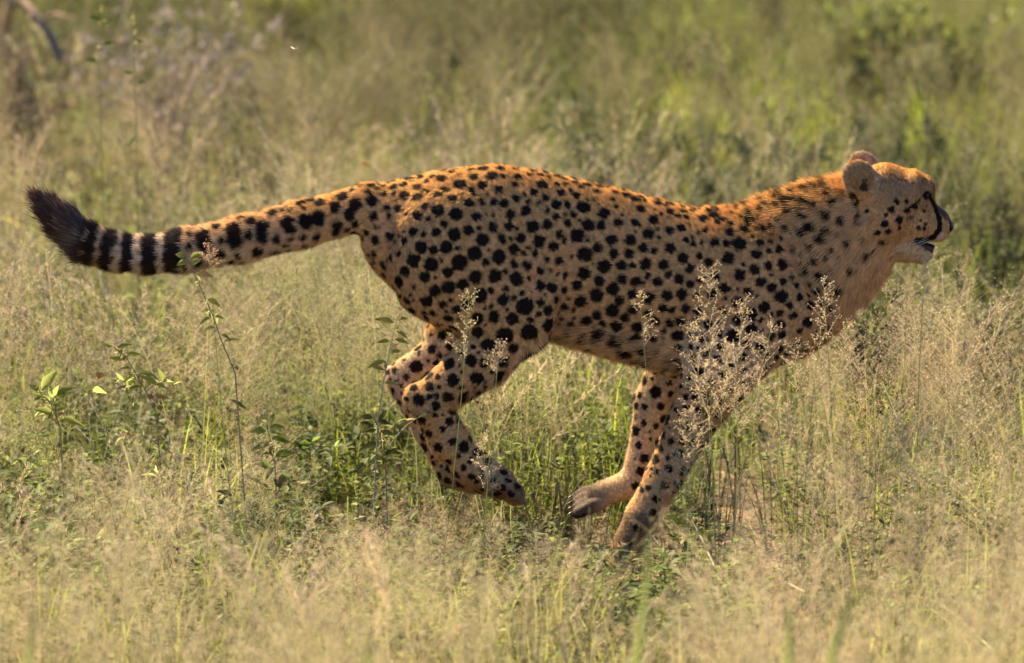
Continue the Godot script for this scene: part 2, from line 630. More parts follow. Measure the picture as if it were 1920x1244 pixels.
func seed_stalk(b: Builder, heads: Builder, foot: Vector3, top: Vector3, head_long: float, head_wide: float, branches: int, col: Color, bend := 0.03) -> void:
	var mid := (foot + top) * 0.5 + Vector3(rng.randf_range(-bend, bend), bend * 0.5, 0)
	var p := curve3(foot, mid, top, 8)
	var long := foot.distance_to(top)
	b.tube(p, 0.0013, 0.0006, Color(0.30, 0.33, 0.09), 4)
	for j in branches:
		var f := float(j) / branches
		var root := at_curve(p, 1.0 - head_long / long * (1.0 - f))
		var az := rng.randf() * TAU
		var dir := (Vector3(cos(az), rng.randf_range(0.5, 1.2), sin(az))).normalized()
		var reach := head_wide * (1.0 - 0.72 * f) * rng.randf_range(0.6, 1.1)
		var br := curve3(root, root + dir * reach * 0.5, root + dir * reach - Vector3.UP * reach * 0.08, 3)
		heads.ribbon(br, 0.0008, 0.0004, rvec(), col, col)
		for t in rng.randi_range(8, 13):
			var on := at_curve(br, rng.randf_range(0.2, 1.0))
			var off := rvec() * rng.randf_range(0.003, 0.009)
			var tone := rng.randf_range(0.75, 1.25)
			heads.ribbon(PackedVector3Array([on, on + off * 0.5, on + off]), 0.0004, 0.0003, rvec(), col, col)
			heads.diamond(on + off, rvec() * rng.randf_range(0.0018, 0.0028), rvec() * 0.0012, Color(col.r * tone, col.g * tone, col.b * tone))

func seed_plant(called: String, label: String, stalks: Array, z: float, col: Color, group := "") -> void:
	# stalks: [foot across, top across, top down, head length, head width, branches]
	var root := thing(called, label, "grass stalk" if stalks.size() == 1 else "grass tuft", Vector3(spot_at(stalks[0][0], GY, z).x, 0, z), group)
	for s in stalks:
		var b := Builder.new()
		var h := Builder.new()
		var depth := z + rng.randf_range(-0.04, 0.04)
		var top := spot_at(s[1], s[2], depth)
		var foot := Vector3(spot_at(s[0], 900, depth).x, 0, depth)
		seed_stalk(b, h, foot - root.position, top - root.position, s[3], s[4], s[5], col)
		var stem := part("stalk", b.mesh(), plant_mat(0.4), root)
		part("seed_head", h.mesh(), plant_mat(0.9), stem)

func weed(called: String, label: String, path: Array, z: float, leaves: Array, leaf_col: Color, stem_col: Color, category := "") -> void:
	var plant_leaf := plant_mat(1.3, 0.6)
	# path: the stem's course; leaves: [where along the stem, direction across, up, length, width]
	var p := PackedVector3Array()
	var base := spot_at(path[0][0], path[0][1], z)
	base.y = 0.0
	var root := thing(called, label, "weed", base)
	for q in path:
		p.append(spot_at(q[0], q[1], z + rng.randf_range(-0.006, 0.006)) - base)
	p[0].y = 0.0
	var b := Builder.new()
	b.tube(p, 0.0016, 0.0008, stem_col, 6)
	var mat := plant_mat(0.3)
	part("stem", b.mesh(), mat, root)
	if category == "":
		for k in 7:
			# side shoots, tangled round the main stem
			var from := at_curve(p, rng.randf_range(0.0, 0.55))
			var reach := Vector3(rng.randf_range(-0.17, 0.17), rng.randf_range(0.0, 0.09), rng.randf_range(-0.12, 0.12))
			var sp := curve3(from, from + reach * 0.5 + Vector3(0, 0.03, 0), from + reach, 5)
			var sb := Builder.new()
			sb.tube(sp, 0.0012, 0.0006, stem_col, 5)
			var shoot := part("shoot", sb.mesh(), mat, root)
			for q in 7:
				var l := Builder.new()
				var on := at_curve(sp, rng.randf_range(0.25, 1.0))
				var along := (rvec() + reach.normalized() * 0.6 + Vector3.UP * 0.2).normalized()
				var tone := rng.randf_range(0.7, 1.2)
				var long := rng.randf_range(0.012, 0.034)
				l.leaf(on, along, along.cross(rvec() + Vector3.UP).normalized(), long, long * rng.randf_range(0.35, 0.6), (Color(0.34, 0.24, 0.10) if rng.randf() < 0.15 else leaf_col) * tone, rng.randf_range(0.0, 0.8))
				part("leaf", l.mesh(), plant_leaf, shoot)
	var lm := plant_mat(1.3, 0.6)
	var many := leaves.duplicate()
	for k in (16 if category == "" else 7 if category == "single" else 2):
		many.append([rng.randf_range(0.1, 0.95), rng.randf_range(-1, 1), rng.randf_range(-0.6, 0.6), rng.randf_range(0.010, 0.034), rng.randf_range(0.006, 0.014)])
	for q in many:
		var l := Builder.new()
		var on := at_curve(p, q[0])
		var along := Vector3(q[1], q[2], rng.randf_range(-0.5, 0.6)).normalized()
		var side := along.cross(Vector3(rng.randf_range(-0.3, 0.3), 0.75, 0.7)).normalized()
		var tone := rng.randf_range(0.85, 1.2)
		l.leaf(on + along * 0.004, along, side, q[3], q[4], (Color(0.34, 0.24, 0.10) if rng.randf() < 0.14 else leaf_col) * tone, rng.randf_range(0.0, 0.8))
		part("leaf", l.mesh(), lm, root)
	# small buds in the leaf axils
	for k in 5:
		var l := Builder.new()
		var on := at_curve(p, rng.randf_range(0.55, 1.0))
		for t in 8:
			l.diamond(on + rvec() * 0.006, rvec() * 0.004, rvec() * 0.002, Color(0.30, 0.27, 0.12) * rng.randf_range(0.7, 1.3))
		part("bud", l.mesh(), lm, root)

func blade_thing(called: String, label: String, category: String, path: Array, z: float, wide: float, col: Color, tip: Color, group := "") -> void:
	var p := PackedVector3Array()
	var base := spot_at(path[0][0], path[0][1], z)
	if base.y > 0.02 and category == 'grass blade':
		base.y = 0.0
		base.x += 0.02
		p.append(Vector3.ZERO)
	for q in path:
		p.append(spot_at(q[0], q[1], z) - base)
	var b := Builder.new()
	var dense := PackedVector3Array()
	for i in 9:
		dense.append(at_curve(p, i / 8.0) + Vector3(0, 0, 0.02 * sin(i * 0.4)))
	b.ribbon(dense, wide * 0.7, wide * 0.12, Vector3(1, 0.2, 0.5), col, tip, wide * 0.45)
	var o := part(called, b.mesh(), plant_mat(1.2, 0.5), self)
	o.position = base
	tag(o, label, category, group)

func near_plants() -> void:
	rng.seed = 196
	var pale := Color(0.66, 0.52, 0.30)
	seed_plant("seed_stalk", "tall thin grass stalk with a seed head in front of the cheetah's thigh", [[815, 880, 545, 0.16, 0.07, 22]], 0.42, Color(0.62, 0.55, 0.28))
	seed_plant("seed_stalk", "short seed head over the cheetah's near shin, right of the tall stalk", [[900, 938, 640, 0.07, 0.05, 16]], 0.45, pale)
	seed_plant("seed_stalk", "bushy seed head in front of the cheetah's hind paw", [[885, 905, 818, 0.13, 0.06, 26], [900, 925, 850, 0.09, 0.05, 18]], 0.40, pale)
	seed_plant("seed_tuft", "large bright tuft of seed heads in front of the cheetah's shoulder", [[1350, 1330, 500, 0.20, 0.10, 34], [1355, 1395, 560, 0.20, 0.10, 34], [1345, 1300, 600, 0.16, 0.09, 28], [1360, 1450, 600, 0.17, 0.09, 28],
		[1352, 1362, 640, 0.16, 0.10, 34], [1348, 1320, 680, 0.14, 0.09, 26], [1362, 1420, 690, 0.14, 0.10, 28], [1356, 1380, 720, 0.12, 0.09, 26], [1344, 1290, 760, 0.12, 0.08, 22]], 0.48, pale)
	seed_plant("seed_stalk", "thin branching seed head over the cheetah's ribs, left of the large tuft", [[1255, 1198, 545, 0.12, 0.07, 14]], 0.45, pale)
	seed_plant("seed_stalk", "seed head standing in front of the cheetah's chest below the throat", [[1575, 1543, 525, 0.12, 0.07, 18]], 0.40, pale)
	seed_plant("seed_tuft", "tuft of seed heads beside the cheetah's chest and upper foreleg", [[1500, 1490, 640, 0.15, 0.09, 26], [1505, 1540, 620, 0.17, 0.10, 26], [1495, 1450, 720, 0.14, 0.09, 24], [1510, 1590, 600, 0.17, 0.10, 24]], 0.34, Color(0.58, 0.46, 0.26))
	seed_plant("seed_tuft", "thin seed heads crossing the cheetah's near foreleg", [[1280, 1285, 770, 0.14, 0.08, 18], [1275, 1310, 800, 0.14, 0.08, 18], [1290, 1265, 840, 0.12, 0.07, 16]], 0.42, pale)
	seed_plant("seed_stalk", "single dry seed stalk rising just under the cheetah's chin", [[1728, 1737, 470, 0.13, 0.03, 14]], 0.10, pale)
	seed_plant("seed_tuft", "airy tuft of brownish seed heads under the cheetah's throat", [[1650, 1660, 520, 0.20, 0.10, 26], [1660, 1700, 540, 0.2, 0.10, 26], [1640, 1620, 570, 0.2, 0.10, 24], [1670, 1740, 560, 0.18, 0.10, 24]], -0.15, Color(0.44, 0.34, 0.20))
	seed_plant("seed_tuft", "small reddish seed head beside the leafy weed below the tail", [[455, 392, 455, 0.06, 0.04, 14]], 0.3, Color(0.55, 0.35, 0.2))
	var leaf_col := Color(0.32, 0.36, 0.10)
	var stem_col := Color(0.22, 0.17, 0.10)
	weed("leafy_weed", "upright weed with pale rounded leaves in front of the ringed tail", [[470, 900], [440, 700], [415, 640], [398, 590], [372, 530], [350, 480]], 0.32,
		[[0.99, -1, 0.5, 0.024, 0.018], [0.97, 1, 0.5, 0.034, 0.016], [0.95, -0.6, 0.1, 0.022, 0.016], [0.93, 0.9, 0.9, 0.020, 0.015], [0.86, 1, 0.1, 0.038, 0.020], [0.74, -1, 0.0, 0.026, 0.014], [0.70, 1, -0.2, 0.032, 0.015], [0.62, -1, 0.3, 0.02, 0.01], [0.58, 1, 0.2, 0.022, 0.012], [0.5, -1, 0.1, 0.026, 0.012], [0.45, 1, 0.0, 0.02, 0.01]], leaf_col, stem_col, "single")
	weed("leafy_weed", "leaning weed with long drooping leaves left of the tail weed", [[320, 870], [290, 770], [262, 715], [235, 670], [212, 650]], 0.28,
		[[0.98, -1, 0.4, 0.02, 0.012], [0.95, 1, 0.6, 0.03, 0.012], [0.80, 1, 0.2, 0.04, 0.014], [0.72, -1, 0.1, 0.036, 0.014], [0.6, 1, 0.0, 0.048, 0.016], [0.55, 1, -0.15, 0.06, 0.018], [0.45, -1, 0.2, 0.042, 0.016], [0.35, 1, 0.3, 0.04, 0.014]], leaf_col, Color(0.26, 0.15, 0.10))
	weed("leafy_weed", "low weed with broad upright leaves at the left edge", [[125, 880], [110, 800], [92, 755], [70, 730]], 0.3,
		[[0.95, 0.6, 0.9, 0.05, 0.022], [0.9, -0.8, 0.7, 0.03, 0.016], [0.75, 1, 0.5, 0.06, 0.022], [0.65, 1, 0.9, 0.05, 0.02], [0.5, -1, 0.5, 0.04, 0.02], [0.4, 1, 0.2, 0.045, 0.02]], leaf_col, stem_col)
	weed("leafy_weed", "grey stemmed weed with curled leaves behind the cheetah's hocks", [[690, 900], [708, 790], [718, 720], [730, 660], [745, 595]], 0.22,
		[[0.98, 1, 0.3, 0.022, 0.012], [0.95, -1, 0.4, 0.048, 0.016], [0.9, 1, -0.2, 0.03, 0.012], [0.82, -1, 0.2, 0.03, 0.012], [0.75, 1, 0.1, 0.02, 0.012], [0.68, -1, 0.0, 0.04, 0.014], [0.6, -1, 0.4, 0.03, 0.012], [0.5, 1, 0.2, 0.03, 0.014]], leaf_col, Color(0.30, 0.27, 0.22), "bare")
	weed("leafy_weed", "dark bushy weed under the cheetah's near hock", [[730, 950], [722, 880], [712, 820], [700, 780]], 0.2,
		[[0.95, -1, 0.2, 0.03, 0.016], [0.9, 1, 0.2, 0.026, 0.014], [0.8, -1, 0.4, 0.034, 0.016], [0.75, 1, 0.0, 0.03, 0.014], [0.6, -1, 0.1, 0.04, 0.016], [0.5, 1, 0.3, 0.036, 0.016], [0.4, -1, 0.0, 0.036, 0.016]], Color(0.11, 0.15, 0.04), stem_col)
	weed("leafy_weed", "green weed in the grass midway between tail and hind legs", [[520, 980], [515, 890], [510, 840], [498, 800]], 0.35,
		[[0.95, 1, 0.4, 0.034, 0.018], [0.9, -1, 0.3, 0.036, 0.018], [0.8, 1, 0.1, 0.04, 0.02], [0.7, -1, 0.1, 0.04, 0.018], [0.55, 1, 0.3, 0.044, 0.02], [0.4, -1, 0.4, 0.04, 0.02]], Color(0.17, 0.24, 0.05), stem_col)
	weed("tall_weed", "slender green stem with small leaves at the top left", [[200, 330], [192, 220], [190, 120], [197, 40], [198, -40]], -2.6,
		[[0.75, -1, 0.3, 0.03, 0.02], [0.72, 1, 0.3, 0.03, 0.02], [0.6, 1, 0.2, 0.03, 0.018], [0.5, -1, 0.4, 0.03, 0.018]], Color(0.16, 0.22, 0.05), Color(0.20, 0.22, 0.07), "bare")
	weed("tall_weed", "second slender stem at the top left, right of its leafy neighbour", [[262, 330], [258, 220], [255, 120], [256, 40], [258, -40]], -2.4,
		[[0.62, 1, 0.2, 0.02, 0.012], [0.45, -1, 0.2, 0.026, 0.016], [0.4, 1, 0.3, 0.026, 0.016]], Color(0.16, 0.22, 0.05), Color(0.24, 0.20, 0.07), "bare")
	var lime := Color(0.24, 0.29, 0.055)
	var yellow := Color(0.42, 0.36, 0.06)
	var haze := Color(0.27, 0.30, 0.09)
	blade_thing("grass_blade", "broad bright green blade just below the cheetah's jaw", "grass blade", [[1668, 560], [1676, 520], [1680, 485]], -2.6, 0.012, lime, lime)
	blade_thing("grass_blade", "bright green blade left of the one below the jaw", "grass blade", [[1630, 590], [1640, 545], [1648, 505]], -2.4, 0.012, lime, lime)
	blade_thing("grass_blade", "green blade with a yellow tip in front of the cheetah's chest", "grass blade", [[1568, 690], [1580, 630], [1595, 570]], -1.8, 0.012, lime, yellow)
	blade_thing("grass_blade", "short green blade rising above the tail's dark tip", "grass blade", [[60, 420], [72, 360], [70, 340], [66, 320]], -3.4, 0.012, lime, yellow)
	blade_thing("grass_blade", "bright blade left of the tail tip leaning right", "grass blade", [[72, 400], [82, 340], [92, 298]], -3.6, 0.012, lime, lime)
	blade_thing("grass_blade", "yellow blade bending out past the left edge beside the tail tip", "grass blade", [[45, 425], [25, 412], [0, 405], [-30, 408]], -3.0, 0.010, yellow, yellow)
	blade_thing("grass_blade", "round lit blade just right of the tail's dark tip", "grass blade", [[168, 420], [160, 396], [158, 372]], -3.4, 0.016, lime, lime)
	blade_thing("grass_blade", "thin green blade standing left of the tail's dark tip", "grass blade", [[50, 500], [46, 440], [40, 390]], -2.8, 0.010, lime, lime)
	blade_thing("grass_blade", "large blurred green blade close to the camera below the front paws", "grass blade", [[1195, 1230], [1212, 1130], [1215, 1040], [1222, 990]], 4.2, 0.015, haze, haze)
	blade_thing("grass_blade", "blurred blade close to the camera at the bottom left corner", "grass blade", [[45, 1260], [55, 1180], [60, 1130]], 4.3, 0.015, haze, haze)
	blade_thing("grass_blade", "blurred yellowish blade at the bottom right of the middle", "grass blade", [[1560, 1240], [1585, 1160], [1610, 1100]], 4.0, 0.016, haze, haze)
	blade_thing("grass_blade", "second blurred blade left of the yellowish one at the bottom", "grass blade", [[1480, 1250], [1484, 1180], [1480, 1120]], 4.1, 0.015, haze, haze)
	blade_thing("grass_blade", "blurred green blade at the bottom edge left of the middle", "grass blade", [[690, 1260], [690, 1220], [694, 1190]], 4.2, 0.014, haze, haze)
	blade_thing("grass_blade", "yellow blade bent over right of the front leg", "grass blade", [[1330, 1000], [1290, 985], [1262, 970], [1235, 962]], 0.5, 0.008, lime, yellow)
	blade_thing("grass_blade", "long yellow green blade leaning at the lower right", "grass blade", [[1420, 1110], [1405, 1075], [1385, 1045]], 0.9, 0.010, lime, yellow)
	var white := Color(0.58, 0.50, 0.34)
	blade_thing("dry_straw", "long pale straw lying across the bottom right", "straw", [[1875, 1230], [1810, 1165], [1770, 1135], [1728, 1113]], 1.3, 0.006, white, white)
	blade_thing("dry_straw", "second pale straw just under the long one at the bottom right", "straw", [[1860, 1225], [1800, 1180], [1760, 1150], [1730, 1127]], 1.32, 0.004, white, white)
	blade_thing("dry_straw", "short pale straw left of the long straws", "straw", [[1512, 1112], [1485, 1095], [1465, 1086]], 1.2, 0.006, white, white)
	blade_thing("dry_straw", "thin dry straw leaning right of the near front leg", "straw", [[1342, 1065], [1318, 1010], [1290, 960]], 0.6, 0.004, white, white)


func small_things() -> void:
	rng.seed = 203
	# a white winged insect in the air above the tail
	var at := spot_at(557, 95, -0.3)
	var o := thing("flying_insect", "tiny white winged insect in the air at the upper left", "insect", at)
	var b := Builder.new()
	b.tube(PackedVector3Array([Vector3(-0.005, -0.004, 0), Vector3(0, 0, 0), Vector3(0.005, 0.002, 0)]), 0.0012, 0.0010, Color(0.45, 0.30, 0.18), 6)
	part("body", b.mesh(), plant_mat(0.2), o)
	for k in [-1, 1]:
		b = Builder.new()
		b.leaf(Vector3.ZERO, Vector3(-0.9, 0.35, 0.3 * k).normalized(), Vector3(0.3, 0.5, 0.8).normalized(), 0.013, 0.006, Color(0.85, 0.85, 0.82), 0.1)
		part("wing", b.mesh(), plant_mat(0.8), o)
	# a rusty leaf in the grass above the rump, a yellow flower and a few fallen leaves
	b = Builder.new()
	b.leaf(Vector3.ZERO, Vector3(0.9, -0.3, 0.2).normalized(), Vector3(0.2, 0.7, 0.6).normalized(), 0.034, 0.016, Color(0.42, 0.20, 0.10), 0.2)
	var leaf := part("rusty_leaf", b.mesh(), plant_mat(0.7), self)
	leaf.position = spot_at(675, 305, -2.6)
	tag(leaf, "rusty orange leaf caught in the grass above the tail root", "leaf")
	var f := thing("yellow_flower", "single small yellow flower low in the grass at the lower left", "flower", spot_at(498, 1080, 0.9))
	b = Builder.new()
	b.tube(PackedVector3Array([Vector3(0.01, -0.12, 0), Vector3(0.003, -0.05, 0), Vector3.ZERO]), 0.001, 0.0008, Color(0.2, 0.25, 0.06), 5)
	part("stem", b.mesh(), plant_mat(0.3), f)
	for k in 5:
		b = Builder.new()
		var a := TAU * k / 5.0
		var along := Vector3(cos(a), sin(a), 0.5).normalized()
		b.leaf(Vector3.ZERO, along, along.cross(Vector3(0, 0, 1)).normalized(), 0.008, 0.007, Color(0.75, 0.50, 0.02), 0.1)
		part("petal", b.mesh(), plant_mat(0.8), f)


# ---------------------------------------------------------------- cheetah

# bones of the body: two joints with radii, how much narrower than high it is, the blend, the fur's length in mm and the kind of fur
var bone_a := PackedVector3Array()
var bone_b := PackedVector3Array()
var bone_ra := PackedFloat32Array()
var bone_rb := PackedFloat32Array()
var bone_flat := PackedFloat32Array()
var bone_blend := PackedFloat32Array()
var bone_fur := PackedFloat32Array()
var bone_flow := PackedVector3Array()
var mouth_a := Vector3.ZERO
var mouth_b := Vector3.ZERO

const SLANT := 0.164        # the side drawing is seen from a little above: flanks show lower than the spine

func bone(ax: float, ay: float, az: float, ra: float, bx: float, by: float, bz: float, rb: float, flat := 1.0, blend := 0.016, fur := 9.0, turned := false) -> void:
	ay -= absf(az) * SLANT
	by -= absf(bz) * SLANT
	bone_a.append(grid(ax, ay, az))
	bone_b.append(grid(bx, by, bz))
	bone_ra.append(ra / S)
	bone_rb.append(rb / S)
	bone_flat.append(flat)
	bone_blend.append(blend)
	bone_fur.append(fur * 0.001)
	var d := grid(bx, by, bz) - grid(ax, ay, az)
	bone_flow.append((-d if turned else d).normalized())

func far_bone(ax: float, ay: float, az: float, ra: float, bx: float, by: float, bz: float, rb: float, flat := 1.0, blend := 0.016, fur := 9.0) -> void:
	bone(ax, ay + 2.0 * absf(az) * SLANT, az, ra, bx, by + 2.0 * absf(bz) * SLANT, bz, rb, flat, blend, fur)

func skeleton() -> void:
	# trunk: x, back line, belly line, half width; the fur runs towards the tail
	var trunk := [[735, 356, 470, 58], [785, 334, 545, 78], [850, 319, 590, 90], [920, 313, 612, 93], [990, 324, 622, 90], [1060, 340, 632, 90], [1130, 356, 652, 96], [1200, 374, 672, 101],
		[1270, 391, 688, 104], [1340, 395, 690, 102], [1405, 392, 690, 96], [1455, 380, 668, 86], [1505, 362, 628, 74], [1555, 346, 575, 64], [1605, 337, 522, 58]]
	for i in trunk.size() - 1:
		var p: Array = trunk[i]
		var q: Array = trunk[i + 1]
		var rp: float = (p[2] - p[1]) * 0.5
		var rq: float = (q[2] - q[1]) * 0.5
		var long := 27.0 if p[0] > 1450 else 22.0 if p[0] > 1390 else 11.0
		bone(p[0], p[1] + rp, 0, rp, q[0], q[1] + rq, 0, rq, (rp + rq) / (p[3] + q[3]), 0.012, long, true)
	# tail
	var tail := [[745, 396, 46], [690, 389, 39], [567, 421, 38], [457, 449, 36], [348, 470, 33], [275, 478, 28], [220, 473, 28], [166, 457, 28], [132, 430, 21], [106, 404, 12], [86, 386, 5]]
	for i in tail.size() - 1:
		var p: Array = tail[i]
		var q: Array = tail[i + 1]
		bone(p[0], p[1], 0, p[2], q[0], q[1], 0, q[2], 1.0, 0.02, 13.0 if i < 2 else 19.0 if i < 6 else 24.0 if i < 7 else 32.0)
	# head: the fur runs from the nose backwards
	bone(1660, 366, 0, 58, 1702, 368, 0, 47, 1.0, 0.012, 6.0, true)
	bone(1668, 412, 18, 52, 1690, 418, 10, 44, 1.15, 0.014, 6.0, true)
	bone(1668, 412, -18, 52, 1690, 418, -10, 44, 1.15, 0.014, 9.0, true)
	bone(1715, 352, 20, 27, 1733, 352, 18, 16, 1.0, 0.010, 5.0, true)
	bone(1715, 352, -20, 27, 1733, 352, -18, 16, 1.0, 0.010, 5.0, true)
	bone(1710, 396, 0, 42, 1758, 412, 0, 19, 1.0, 0.010, 4.0, true)
	bone(1724, 424, 15, 31, 1756, 433, 11, 21, 1.0, 0.010, 4.0, true)
	bone(1724, 424, -15, 31, 1756, 433, -11, 21, 1.0, 0.010, 4.0, true)
	bone(1755, 412, 0, 18, 1775, 425, 0, 11, 0.8, 0.006, 2.5, true)
	bone(1666, 440, 0, 46, 1704, 460, 0, 30, 1.1, 0.012, 12.0, true)
	bone(1700, 462, 0, 27, 1728, 479, 0, 14, 0.8, 0.008, 8.0, true)
	bone(1728, 479, 0, 13, 1742, 477, 0, 7, 0.8, 0.008, 6.0, true)
	# ears
	bone(1616, 362, 40, 32, 1605, 334, 52, 28, 2.9, 0.008, 6.0)
	bone(1605, 334, 52, 28, 1600, 331, 53, 25, 2.9, 0.004, 6.0)
	bone(1608, 336, 50, 27, 1634, 348, 42, 22, 2.9, 0.006, 6.0)
	bone(1634, 364, -40, 32, 1618, 330, -52, 28, 2.9, 0.008, 6.0)
	# near hind leg
	bone(815, 440, 40, 84, 852, 484, 54, 130, 2.1, 0.014, 10.0)
	bone(852, 484, 54, 126, 962, 585, 74, 76, 2.0, 0.008, 9.0)
	bone(965, 440, 74, 13, 1030, 545, 80, 18, 1.0, 0.026, 7.0)
	bone(1030, 545, 84, 18, 1010, 612, 90, 20, 1.0, 0.014, 7.0)
	bone(800, 392, 54, 17, 772, 424, 58, 16, 1.0, 0.030, 7.0)
	bone(962, 585, 64, 74, 906, 672, 62, 51, 1.4, 0.016, 7.0)
	bone(906, 672, 62, 51, 812, 748, 58, 37, 1.3, 0.012, 6.0)
	bone(812, 748, 58, 36, 781, 744, 58, 24, 1.2, 0.010, 6.0)
	bone(808, 760, 58, 38, 846, 830, 56, 34, 1.3, 0.012, 5.0)
	bone(846, 830, 56, 34, 886, 876, 55, 33, 1.2, 0.012, 5.0)
	bone(792, 770, 58, 14, 828, 850, 58, 12, 1.0, 0.010, 5.0)
	bone(884, 876, 55, 34, 938, 908, 55, 29, 0.95, 0.012, 5.0)
	for k in 4:
		var z := 55.0 + (k - 1.5) * 19.0
		bone(936, 908 - (k - 1.5) * 3.0, z, 14, 966 + 6.0 * (1.0 - absf(k - 1.5)), 926 - (k - 1.5) * 6.0, z + (k - 1.5) * 3.0, 15, 1.0, 0.0018, 2.5)
		bone(966 + 6.0 * (1.0 - absf(k - 1.5)), 926, z + (k - 1.5) * 3.0, 14, 975, 938, z + (k - 1.5) * 3.0, 9, 1.0, 0.004, 3.0)
	# far hind leg
	bone(815, 440, -36, 84, 852, 484, -44, 128, 2.1, 0.020, 8.0)
	bone(852, 484, -44, 124, 950, 585, -64, 68, 2.0, 0.018, 8.0)
	bone(950, 590, -66, 66, 840, 652, -62, 44, 1.3, 0.016, 7.0)
	far_bone(845, 655, -62, 42, 757, 704, -60, 28, 1.1, 0.012, 6.0)
	far_bone(757, 704, -60, 28, 742, 706, -60, 22, 1.1, 0.010, 6.0)
	far_bone(755, 714, -60, 29, 806, 810, -58, 28, 1.1, 0.012, 6.0)
	far_bone(806, 810, -58, 28, 850, 885, -56, 31, 1.0, 0.012, 6.0)
	far_bone(850, 885, -56, 31, 888, 905, -56, 24, 0.95, 0.010, 5.0)
	for k in 4:
		var z := -56.0 + (k - 1.5) * 14.0
		far_bone(884, 904, z, 15, 908, 918, z + (k - 1.5) * 3.0, 13, 1.0, 0.0018, 2.5)
	# near foreleg
	bone(1428, 495, 80, 14, 1464, 570, 96, 20, 1.0, 0.030, 9.0)
	bone(1360, 530, 82, 18, 1392, 600, 92, 26, 1.0, 0.030, 8.0)
	bone(1440, 500, 58, 66, 1456, 590, 70, 84, 2.0, 0.020, 9.0)
	bone(1456, 590, 70, 84, 1352, 660, 72, 78, 1.7, 0.012, 8.0)
	bone(1362, 672, 68, 74, 1292, 800, 66, 42, 1.35, 0.014, 7.0)
	bone(1292, 800, 66, 42, 1246, 893, 64, 33, 1.1, 0.012, 6.0)
	bone(1246, 893, 64, 33, 1206, 968, 62, 31, 1.0, 0.012, 6.0)
	bone(1206, 968, 62, 31, 1174, 1030, 60, 28, 0.9, 0.012, 5.0)
	for k in 4:
		var z := 60.0 + (k - 1.5) * 19.0
		bone(1172, 1032, z, 16, 1156 - 5.0 * (1.0 - absf(k - 1.5)), 1064, z + (k - 1.5) * 4.0, 13, 1.0, 0.0018, 2.5)
		bone(1156 - 5.0 * (1.0 - absf(k - 1.5)), 1064, z + (k - 1.5) * 4.0, 13, 1160, 1078, z + (k - 1.5) * 4.0, 10, 1.0, 0.004, 3.0)
	# far foreleg, its paw folded back
	bone(1430, 480, -58, 68, 1440, 590, -66, 80, 2.0, 0.022, 9.0)
	bone(1440, 590, -66, 80, 1300, 650, -68, 66, 1.7, 0.018, 8.0)
	far_bone(1290, 655, -68, 58, 1226, 752, -66, 32, 1.3, 0.014, 7.0)
	far_bone(1226, 752, -66, 32, 1204, 862, -64, 25, 1.1, 0.012, 6.0)
	far_bone(1204, 862, -64, 25, 1188, 908, -63, 25, 1.0, 0.012, 5.0)
	far_bone(1188, 908, -63, 25, 1126, 932, -62, 24, 0.9, 0.012, 5.0)
	for k in 4:
		var z := -62.0 + (k - 1.5) * 14.0
		far_bone(1128, 934 + (k - 1.5) * 7.0, z, 15, 1098, 943 + (k - 1.5) * 10.5, z + (k - 1.5) * 2.0, 12.5, 1.0, 0.0016, 2.0)
		far_bone(1098, 943 + (k - 1.5) * 10.5, z + (k - 1.5) * 2.0, 12.5, 1084, 950 + (k - 1.5) * 10.0, z + (k - 1.5) * 2.0, 11, 1.0, 0.0016, 2.0)
	mouth_a = grid(1713, 453, 0)
	mouth_b = grid(1756, 466, 0)

var skin_v := PackedVector3Array()
var skin_own := PackedInt32Array()
var skin_ix := PackedInt32Array()

